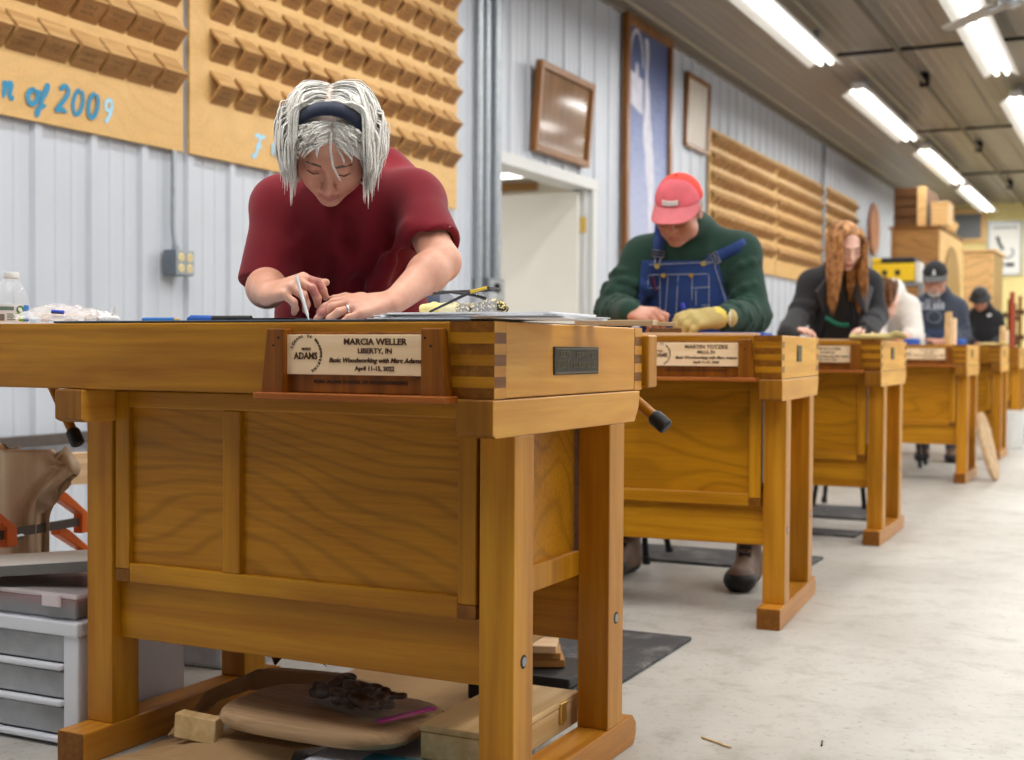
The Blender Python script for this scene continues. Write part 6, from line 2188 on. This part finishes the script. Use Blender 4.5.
def build_redhead():
    base = P_(845, 340, 7.0)
    t = person('person with long red hair and an open charcoal jacket at the third bench', base)
    hC = P_(846, 246, 6.68)
    hd = Head(hC, frame(to_cam(hC, R(22)), R(26), R(3)), .98, .95, jaw=.9)
    nk = P_(841, 270, 6.82)
    aR = (P_(812, 283, 6.82), P_(800, 315, 6.80), P_(790, 330, 6.60)); aL = (P_(868, 283, 6.82), P_(876, 316, 6.78), P_(868, 330, 6.56))
    for a in (aR, aL): a[2].z = max(a[2].z, H+.05)
    chest, belly = P_(841, 300, 6.86), P_(843, 345, 6.92)
    jk = cloth('charcoal wool jacket', (40, 40, 44), .2, .95, .06)
    hip = V3((base.x, base.y, .90)); kn = [hip+V3((-.10, -.03, -.43)), hip+V3((.10, -.03, -.43))]; an = [V3((k.x, base.y+.05, .1)) for k in kn]
    hands = [dict(f=(-CF*.5+CR*.6), n=UP*1.0, tsign=-1, sz=.92, curls=[(20, 30, 20)]*4), dict(f=(-CF*.6-CR*.6), n=UP*1.0, tsign=-1, sz=.92, curls=[(20, 30, 20)]*4)]
    body, S, T_, info, fw, sd = figure(t, hd, nk, [aR, aL], chest, belly, M['black'], SKIN_C, .0055, .150, .105, (.042, .038, .036, .026), (.054, .050, .040), bench=2, folds=3, seed=5, sleeve_end=1.28, hands=hands, trouser=(hip, kn, an, M['jeans']), seat=True, neck_r=.046, collar=.055)
    J = T_.like()
    J.f = T_.f-.012
    # open front: take out a wedge, then lapels
    a = P_(834, 285, 6.7); b = P_(826, 345, 6.7); c = P_(849, 285, 6.7); d = P_(858, 345, 6.7)
    n1 = (b-a).cross(CF); n2 = (d-c).cross(CF)
    d1 = ((J.ax[0]-a.x)*n1.x)[:, None, None]+((J.ax[1]-a.y)*n1.y)[None, :, None]+((J.ax[2]-a.z)*n1.z)[None, None, :]; d1 = d1/n1.length
    d2 = ((J.ax[0]-c.x)*n2.x)[:, None, None]+((J.ax[1]-c.y)*n2.y)[None, :, None]+((J.ax[2]-c.z)*n2.z)[None, None, :]; d2 = d2/n2.length
    # keep outside the gap between the two edges, only on the front
    sgn = 1 if (P_(800, 315, 6.7)-a).dot(n1) > 0 else -1
    fr_ = ((J.ax[0]-chest.x)*fw.x)[:, None, None]+((J.ax[1]-chest.y)*fw.y)[None, :, None]+0*J.ax[2][None, None, :]
    gap = np.maximum(np.maximum(d1*sgn, -d2*sgn), -(fr_-.02))
    J.f = np.maximum(J.f, -gap).astype(np.float32)
    jac = under(J.build('jacket', jk, None), t)
    for pts in ([(828, 276), (815, 292), (822, 312), (832, 296)], [(856, 276), (873, 288), (866, 314), (852, 296)]):
        q = [hit(J, x, y, 6.75)-CF*.012 for x, y in pts]
        o = MB().add(q, [(0, 1, 2, 3)]).build('lapel', cloth('grey lapel', (66, 66, 70), .2, .95, .06), jac); solidify(o, .012, 0)
    q = [hit(T_, x, y, 6.75)-CF*.004 for x, y in ((829, 302), (833, 298), (836, 304), (830, 305))]
    o = MB().add(q, [(0, 1, 2, 3)]).build('red_print', plain('red print', (190, 30, 40), .7), jac); solidify(o, .004, 0)
    q = [hit(T_, 823+2.3*k, 316+9*math.sin(k/9*PI*.5), 6.75)-CF*.008 for k in range(12)]
    MB().tube(q, .011, 8, flat=.4).build('green_strap', plain('green strap', (30, 120, 96), .7), jac, 60)
    hm = hair_mat('copper red hair', (134, 82, 38), (184, 126, 70), (214, 160, 100))
    Sc = SDF(np.array(hC)-.17, np.array(hC)+.17, .006)
    hd.e(Sc, (0, -.018, .036), (.082, .098, .092), 0); Sc.cut(hd.p(0, .050, .06), hd.A @ V3((0, .85, -.35)), .01); Sc.cut(hd.p(0, 0, -.05), hd.A @ V3((0, 0, -1)), .01)
    Sc.build('hair', hm, body)
    rr = random.Random(2)
    roots = []
    for p in scalp_pts(760, 14, lambda p: p.y < .056 and p.z > -.01 and (p.z > .04 or p.y < .03)):
        sgn = 1 if p.x > -.025 else -1
        roots.append((p, V3((sgn*1.0, -.30, .1)) if p.z > .06 else V3((sgn*.25, -.3, -1))))
    def face_off(q):
        if q.y > .040 and q.z < .10 and abs(q.x) < .066: q = V3((math.copysign(.066, q.x), q.y, q.z))
        return q
    def col(w):
        # the hair lies over the jacket
        for _ in range(10):
            i = np.round((np.array(w)-J.lo)/J.vox).astype(int)
            if np.all(i >= 0) and np.all(i < J.n) and J.f[tuple(i)] < .006: w = w-V3((CF.x, CF.y, 0))*.008
            else: break
        return w
    strands('hair_strands', hd, hm, body, roots, lambda p: .315+.05*rr.random(), 1.2, .0032, 24, .66, 31, .022, wave=.13, xmax=.088, collide=col, hold=face_off)
    return t


build_redhead()


def build_white():
    base = P_(905, 340, 9.57)
    t = person('person in a white knit top with tied brown hair, bent over a bench', base)
    hC = P_(884, 303, 9.07)
    hd = Head(hC, frame(to_cam(hC, R(-38)), R(52), R(-8)), 1.0, .96)
    nk = P_(893, 291, 9.34)
    aL = (P_(908, 306, 9.37), P_(914, 337, 9.22), P_(895, 341, 9.04)); aR = (P_(880, 306, 9.37), P_(876, 337, 9.27), P_(884, 342, 9.02))
    for a in (aL, aR): a[2].z = max(a[2].z, H+.045)
    chest, belly = P_(898, 322, 9.44), P_(900, 350, 9.54)
    wt = cloth('white knit', (222, 218, 212), .06, .95, .3, 300)
    hip = V3((base.x, base.y, .88)); kn = [hip+V3((-.1, -.03, -.42)), hip+V3((.1, -.03, -.42))]; an = [V3((k.x, base.y+.05, .1)) for k in kn]
    h = dict(f=(-CR*.8-CF*.4), n=UP*1.0, tsign=1, sz=.95, curls=[(15, 25, 15)]*4)
    body, *_ = figure(t, hd, nk, [aR, aL], chest, belly, wt, SKIN_C, .0075, .165, .12, bench=3, collar_f=.38, sleeve_end=.30, hands=[dict(h, tsign=1), dict(h)], folds=5, seed=7, sleeve_r=(.072, .070, .062), trouser=(hip, kn, an, M['jeans']), seat=True, lash=False)
    hm = hair_mat('brown tied hair', (92, 58, 34), (126, 84, 52), (154, 108, 72))
    Sc = SDF(np.array(hC)-.2, np.array(hC)+.2, .006)
    hd.e(Sc, (0, -.018, .036), (.082, .100, .092), 0); Sc.cut(hd.p(0, .062, .05), hd.A @ V3((0, .85, -.35)), .01); Sc.cut(hd.p(0, 0, -.04), hd.A @ V3((0, .3, -1)), .01)
    hd.e(Sc, (.0, -.10, .085), (.038, .036, .036), .01)
    Sc.build('hair', hm, body)
    rr = random.Random(5)
    strands('hair_strands', hd, hm, body, [(p, (V3((0, -.10, .085))-p)) for p in scalp_pts(260, 4, lambda p: p.y < .06 and p.z > 0)], lambda p: (V3((0, -.10, .085))-p).length*1.15, .0, .0034, 10, .95, 3, .012)
    return t


build_white()


def build_capman():
    base = P_(938, 340, 10.0)
    t = person('person with a grey beard, black cap and printed slate sweatshirt', base)
    hC = P_(935, 279, 9.83)
    hd = Head(hC, frame(to_cam(hC, R(-4)), R(20), 0), 1.06, 1.04, old=1, jaw=1.1)
    nk = P_(938, 291, 9.96)
    aR = (P_(919, 308, 9.98), P_(912, 336, 9.98), P_(925, 346, 9.78)); aL = (P_(957, 308, 9.98), P_(962, 336, 9.98), P_(948, 346, 9.73))
    for a in (aR, aL): a[2].z = max(a[2].z, H+.04)
    chest, belly = P_(938, 320, 10.02), P_(938, 352, 10.08)
    sl = cloth('slate sweatshirt', (60, 66, 80), .12, .95, .05)
    hip = V3((base.x, base.y, .92)); kn = [hip+V3((-.11, -.03, -.44)), hip+V3((.11, -.03, -.44))]; an = [V3((k.x, base.y+.05, .1)) for k in kn]
    h = dict(f=(CR*.5-CF*.7), n=UP*1.0, tsign=-1, sz=1.0, curls=[(20, 30, 20)]*4)
    body, S, T_, info, fw, sd = figure(t, hd, nk, [aR, aL], chest, belly, sl, SKIN_B, .0075, .185, .135, bench=3, hands=[dict(h), dict(h, f=(-CR*.6-CF*.6), tsign=1)], folds=5, seed=9, collar_f=.55, sleeve_r=(.074, .068, .048), trouser=(hip, kn, an, M['jeans']), lash=False, brow=BROWG)
    blk = plain('black cap cloth', (34, 34, 38), .85)
    cp = cap_hat(hd, body, blk, blk, plain('grey cap brim', (92, 92, 92), .85), .038, .062, -16)
    q = MB(); q.add([hd.p(-.012, .093, .058), hd.p(.012, .093, .058), hd.p(.004, .083, .092), hd.p(-.004, .083, .092)], [(0, 1, 2, 3)])
    o = q.build('cap_emblem', M['white'], cp); solidify(o, .003, 0)
    specs(hd, body)
    Bd = SDF(np.array(hC)-.17, np.array(hC)+.17, .005)
    hd.e(Bd, (0, .045, -.088), (.046, .046, .036), 0); hd.c(Bd, (-.024, .085, -.058), (.024, .085, -.058), .008); hd.e(Bd, (0, .10, -.07), (.022, .03, .009), .004, 'sub')
    Bd.build('beard', hair_mat('grey beard', (140, 134, 126), (176, 170, 162), (204, 200, 194)), body)
    top = [c for c in t.children if c.name.startswith('top')][0]
    pr = plain('faded white print', (176, 180, 190), .9, noise=.1)
    def bars(rows):
        mb = MB()
        for (x0, x1, y0, y1, n) in rows:
            for i in range(n):
                xa = x0+(x1-x0)*i/n; xb = xa+(x1-x0)/n*.74
                p = [hit(T_, a, b, 9.88)-CF*.004 for a, b in ((xa, y1), (xb, y1), (xb, y0), (xa, y0))]
                pp = [v+CF*.012 for v in p]
                mb.add(p+pp, [(0, 1, 2, 3), (4, 7, 6, 5), (0, 4, 5, 1), (1, 5, 6, 2), (2, 6, 7, 3), (3, 7, 4, 0)])
        o = mb.build('shirt_print', pr, top)
        return o
    bars([(921, 945, 302.5, 309.5, 6), (926, 941, 299, 301.5, 5)])
    mb = MB()
    ring = [hit(T_, 934+7*math.cos(a), 317+6*math.sin(a), 9.88)-CF*.003 for a in np.linspace(0, 2*PI, 22)]
    mb.tube(ring, .006, 5); mb.build('print_ring', plain('dim print', (110, 116, 130), .9), top)
    return t


build_capman()


def build_hatted():
    base = P_(983, 340, 13.5)
    t = person('person in a black bucket hat and black jacket at the sixth bench', base)
    hC = P_(980, 299, 13.25)
    hd = Head(hC, frame(to_cam(hC, R(-6)), R(26), 0), .98, .98)
    nk = P_(983, 305, 13.42)
    aR = (P_(970, 318, 13.42), P_(966, 340, 13.38), P_(974, 345, 13.2)); aL = (P_(996, 318, 13.42), P_(1003, 340, 13.38), P_(994, 345, 13.18))
    for a in (aR, aL): a[2].z = max(a[2].z, H+.04)
    chest, belly = P_(984, 328, 13.45), P_(984, 352, 13.5)
    bk = cloth('black fleece', (32, 33, 36), .15, .95, .05)
    hip = V3((base.x, base.y+.28, .88)); kn = [hip+V3((-.1, -.03, -.42)), hip+V3((.1, -.03, -.42))]; an = [V3((k.x, hip.y+.05, .1)) for k in kn]
    h = dict(f=(CR*.5-CF*.7), n=UP*1.0, tsign=-1, sz=.95, curls=[(20, 30, 20)]*4)
    body, S, T_, info, fw, sd = figure(t, hd, nk, [aR, aL], chest, belly, bk, SKIN_D, .008, .165, .12, bench=None, hands=[dict(h), dict(h, f=(-CR*.5-CF*.7), tsign=1)], folds=4, seed=12, collar_f=.55, lash=False, trouser=(hip, kn, an, M['jeans']), seat=True)
    C = np.array(hC); Sx = SDF(C-.2, C+.2, .006)
    hd.e(Sx, (0, -.010, .048), (.088, .104, .080), 0); Sx.cut(hd.p(0, 0, .035), hd.A @ V3((0, 0, -1)), .004)
    o = Sx.build('bucket_hat', M['black'], body)
    mb = MB(); n = 32
    V_ = [hd.p(a_*math.sin(q), -.010+b_*math.cos(q), z_) for (a_, b_, z_) in ((.088, .104, .052), (.104, .122, .03), (.118, .138, .004), (.114, .133, .004), (.1, .118, .03), (.084, .1, .05)) for q in [2*PI*i/n for i in range(n)]]
    mb.add(V_, [(j*n+i, j*n+(i+1) % n, (j+1)*n+(i+1) % n, (j+1)*n+i) for j in range(5) for i in range(n)])
    mb.build('hat_brim', M['black'], o, 60)
    top = [c for c in t.children if c.name.startswith('top')][0]
    q = [hit(T_, a, b, 13.4)-CF*.006 for a, b in ((987, 314.5), (991, 314), (991, 316), (987, 316.5))]
    s_ = MB().add(q, [(0, 1, 2, 3)]).build('chest_mark', M['paper'], top); solidify(s_, .004, 0)
    return t


build_hatted()

# ------------------------------------------------------------------ things on the farther benches
def glove_on(i, px, v, label, seed, sc=1.0, rz=0.0, m='leatherglove'):
    p = on_bench(i, px, v, H+.0008)
    return lying_glove('work_glove', label, p, rz, [M[m]], None, sc, seed, .0045)
glove_on(2, 876, .06, 'tan work glove lying on the third bench, right of the red-haired person', 6, 1.15, R(15))
glove_on(4, 993, .16, 'yellow tan work glove on the fifth bench beside the pale upright block', 8, 1.1, R(-10))
def upright(i, px, v, hgt, label, w=.055, d=.09):
    p = on_bench(i, px, v, H+.0005)
    t = thing('wood_offcut', label, 'wood block', (p.x, p.y, p.z), R(-12))
    MB().prism([(-w/2, 0), (w*.1, 0), (w*.1, hgt), (-w/2, hgt*.97)], 'y', 0, d).build('front_board', M['pine'], t, bev=.002)
    MB().box(w*.1+.001, w*.62, .01, d, 0, hgt*.80).build('rear_board', M['plate'], t, bev=.002)
upright(3, 949, .12, .215, 'pale joined boards standing on end on the fourth bench', .055, .05)
upright(4, 1003, .30, .165, 'pale block standing on end on the fifth bench', .05, .05)
M['bluepaper'] = plain('blue tape', (44, 96, 196), .6)
for i, px, v, lab in ((1, 738, .30, 'blue sheet lying at the right end of the second bench'), (3, 912, .15, 'blue tape roll on the fourth bench before the person in white'), (3, 968-10, .3, 'blue tape roll on the fourth bench right of the upright boards')):
    p = on_bench(i, px, v, H+.0005)
    if i == 1: tag(MB().box(-.10, .10, -.05, .05, 0, .012).build('blue_pad', M['bluepaper'], None, bev=.002, loc=p), lab, 'pad')
    else: tag(MB().lathe([(.032, 0), (.05, 0), (.052, .004), (.052, .036), (.05, .04), (.032, .04), (.031, .036), (.031, .004), (.032, 0)], 24, cap=False).build('tape_roll', M['bluepaper'], None, 40, loc=p), lab, 'tape roll', None)
for i, px, v, lab, L in ((1, 690, .10, 'long thin pale board along the front of the second bench', .42), (2, 822, .10, 'thin pale board along the front of the third bench', .26)):
    p = on_bench(i, px, v, H+.0005)
    tag(MB().box(-L/2, L/2, -.05, .05, 0, .008).build('thin_board', M['pale'], None, bev=.001, loc=p, rot=(0, 0, R(BENCH[i][1]))), lab, 'board')
# oval seat board leaning on the fourth bench's end
n = 40
pts = [(.125*math.copysign(abs(math.cos(a))**.8, math.cos(a)), .225+.225*math.copysign(abs(math.sin(a))**.8, math.sin(a))) for a in np.linspace(0, 2*PI, n, endpoint=False)]
o = MB().prism(pts, 'x', 0, .028).build('seat_board', M['pale'], None, bev=.006)
o.location = (-.885, 9.02, .002); o.rotation_euler = (0, R(-14), R(-8))
tag(o, 'oval brown seat board leaning against the end of the fourth bench', 'seat board')
p = onZ(1008, 452, 0)
t = thing('bucket', 'white plastic bucket on the floor between the far benches', 'bucket', (p.x-.05, p.y+.6, 0))
MB().lathe([(.11, 0), (.115, .005), (.14, .30), (.146, .302), (.146, .32), (.136, .32), (.108, .01)], 28).build('pail', M['white'], t, 40)
# stools behind the benches: only their black legs show
def stool(label, x, y, h=.62, r=.17):
    t = thing('stool', label, 'stool', (x, y, 0), 0, 'black metal stools')
    MB().lathe([(.05, h-.03), (r, h-.03), (r+.01, h-.015), (r, h), (.02, h+.004)], 28).build('seat', M['black'], t, 40)
    for k in range(4):
        a = PI/4+k*PI/2
        MB().tube([(r*.55*math.cos(a), r*.55*math.sin(a), h-.03), (r*1.12*math.cos(a), r*1.12*math.sin(a), .012)], .0125, 10).build('leg', M['blackmetal'], t, 40)
        MB().tube([(r*1.12*math.cos(a), r*1.12*math.sin(a), 0), (r*1.12*math.cos(a), r*1.12*math.sin(a), .03)], .016, 10).build('foot', M['black'], t, 40)
    rr_ = r*.98
    MB().tube([(rr_*math.cos(q), rr_*math.sin(q), .2) for q in np.linspace(0, 2*PI, 25)], .008, 8, cap=False).build('ring', M['blackmetal'], t, 40)
RED_XY = P_(845, 340, 7.0)
stool('black metal stool behind the second bench, its legs by the boot', -1.88, 4.95, .48)
stool('black metal stool under the red-haired person at the third bench', RED_XY[0], RED_XY[1]+.02)
for px, D_, dy, lb in ((905, 9.57, .02, 'black metal stool under the person in white'), (983, 13.5, .30, 'black metal stool under the person in the bucket hat')):
    q = P_(px, 340, D_); stool(lb, q.x, q.y+dy)
# ------------------------------------------------------------------ camera and look
cam = bpy.data.cameras.new('camera'); co = bpy.data.objects.new('camera', cam); COL.objects.link(co)
rot = Matrix((CR, CU, -CF)).transposed()
co.matrix_world = Matrix.Translation(CO) @ rot.to_4x4()
cam.sensor_width = 36.0; cam.sensor_fit = 'HORIZONTAL'; cam.lens = F_PX/1024*36.0
cam.clip_start = .05; cam.clip_end = 200
cam.dof.use_dof = True; cam.dof.focus_distance = 2.55; cam.dof.aperture_fstop = 4.2
scene.camera = co
scene.view_settings.view_transform = 'Standard'
scene.view_settings.look = 'None'
scene.view_settings.gamma = 1.0
scene.view_settings.use_curve_mapping = False
scene.view_settings.exposure = EXPOSURE
scene.cycles.max_bounces = 8
scene.cycles.diffuse_bounces = 4
scene.cycles.glossy_bounces = 4
scene.cycles.transparent_max_bounces = 12
scene.cycles.sample_clamp_indirect = 6
scene.cycles.use_denoising = True
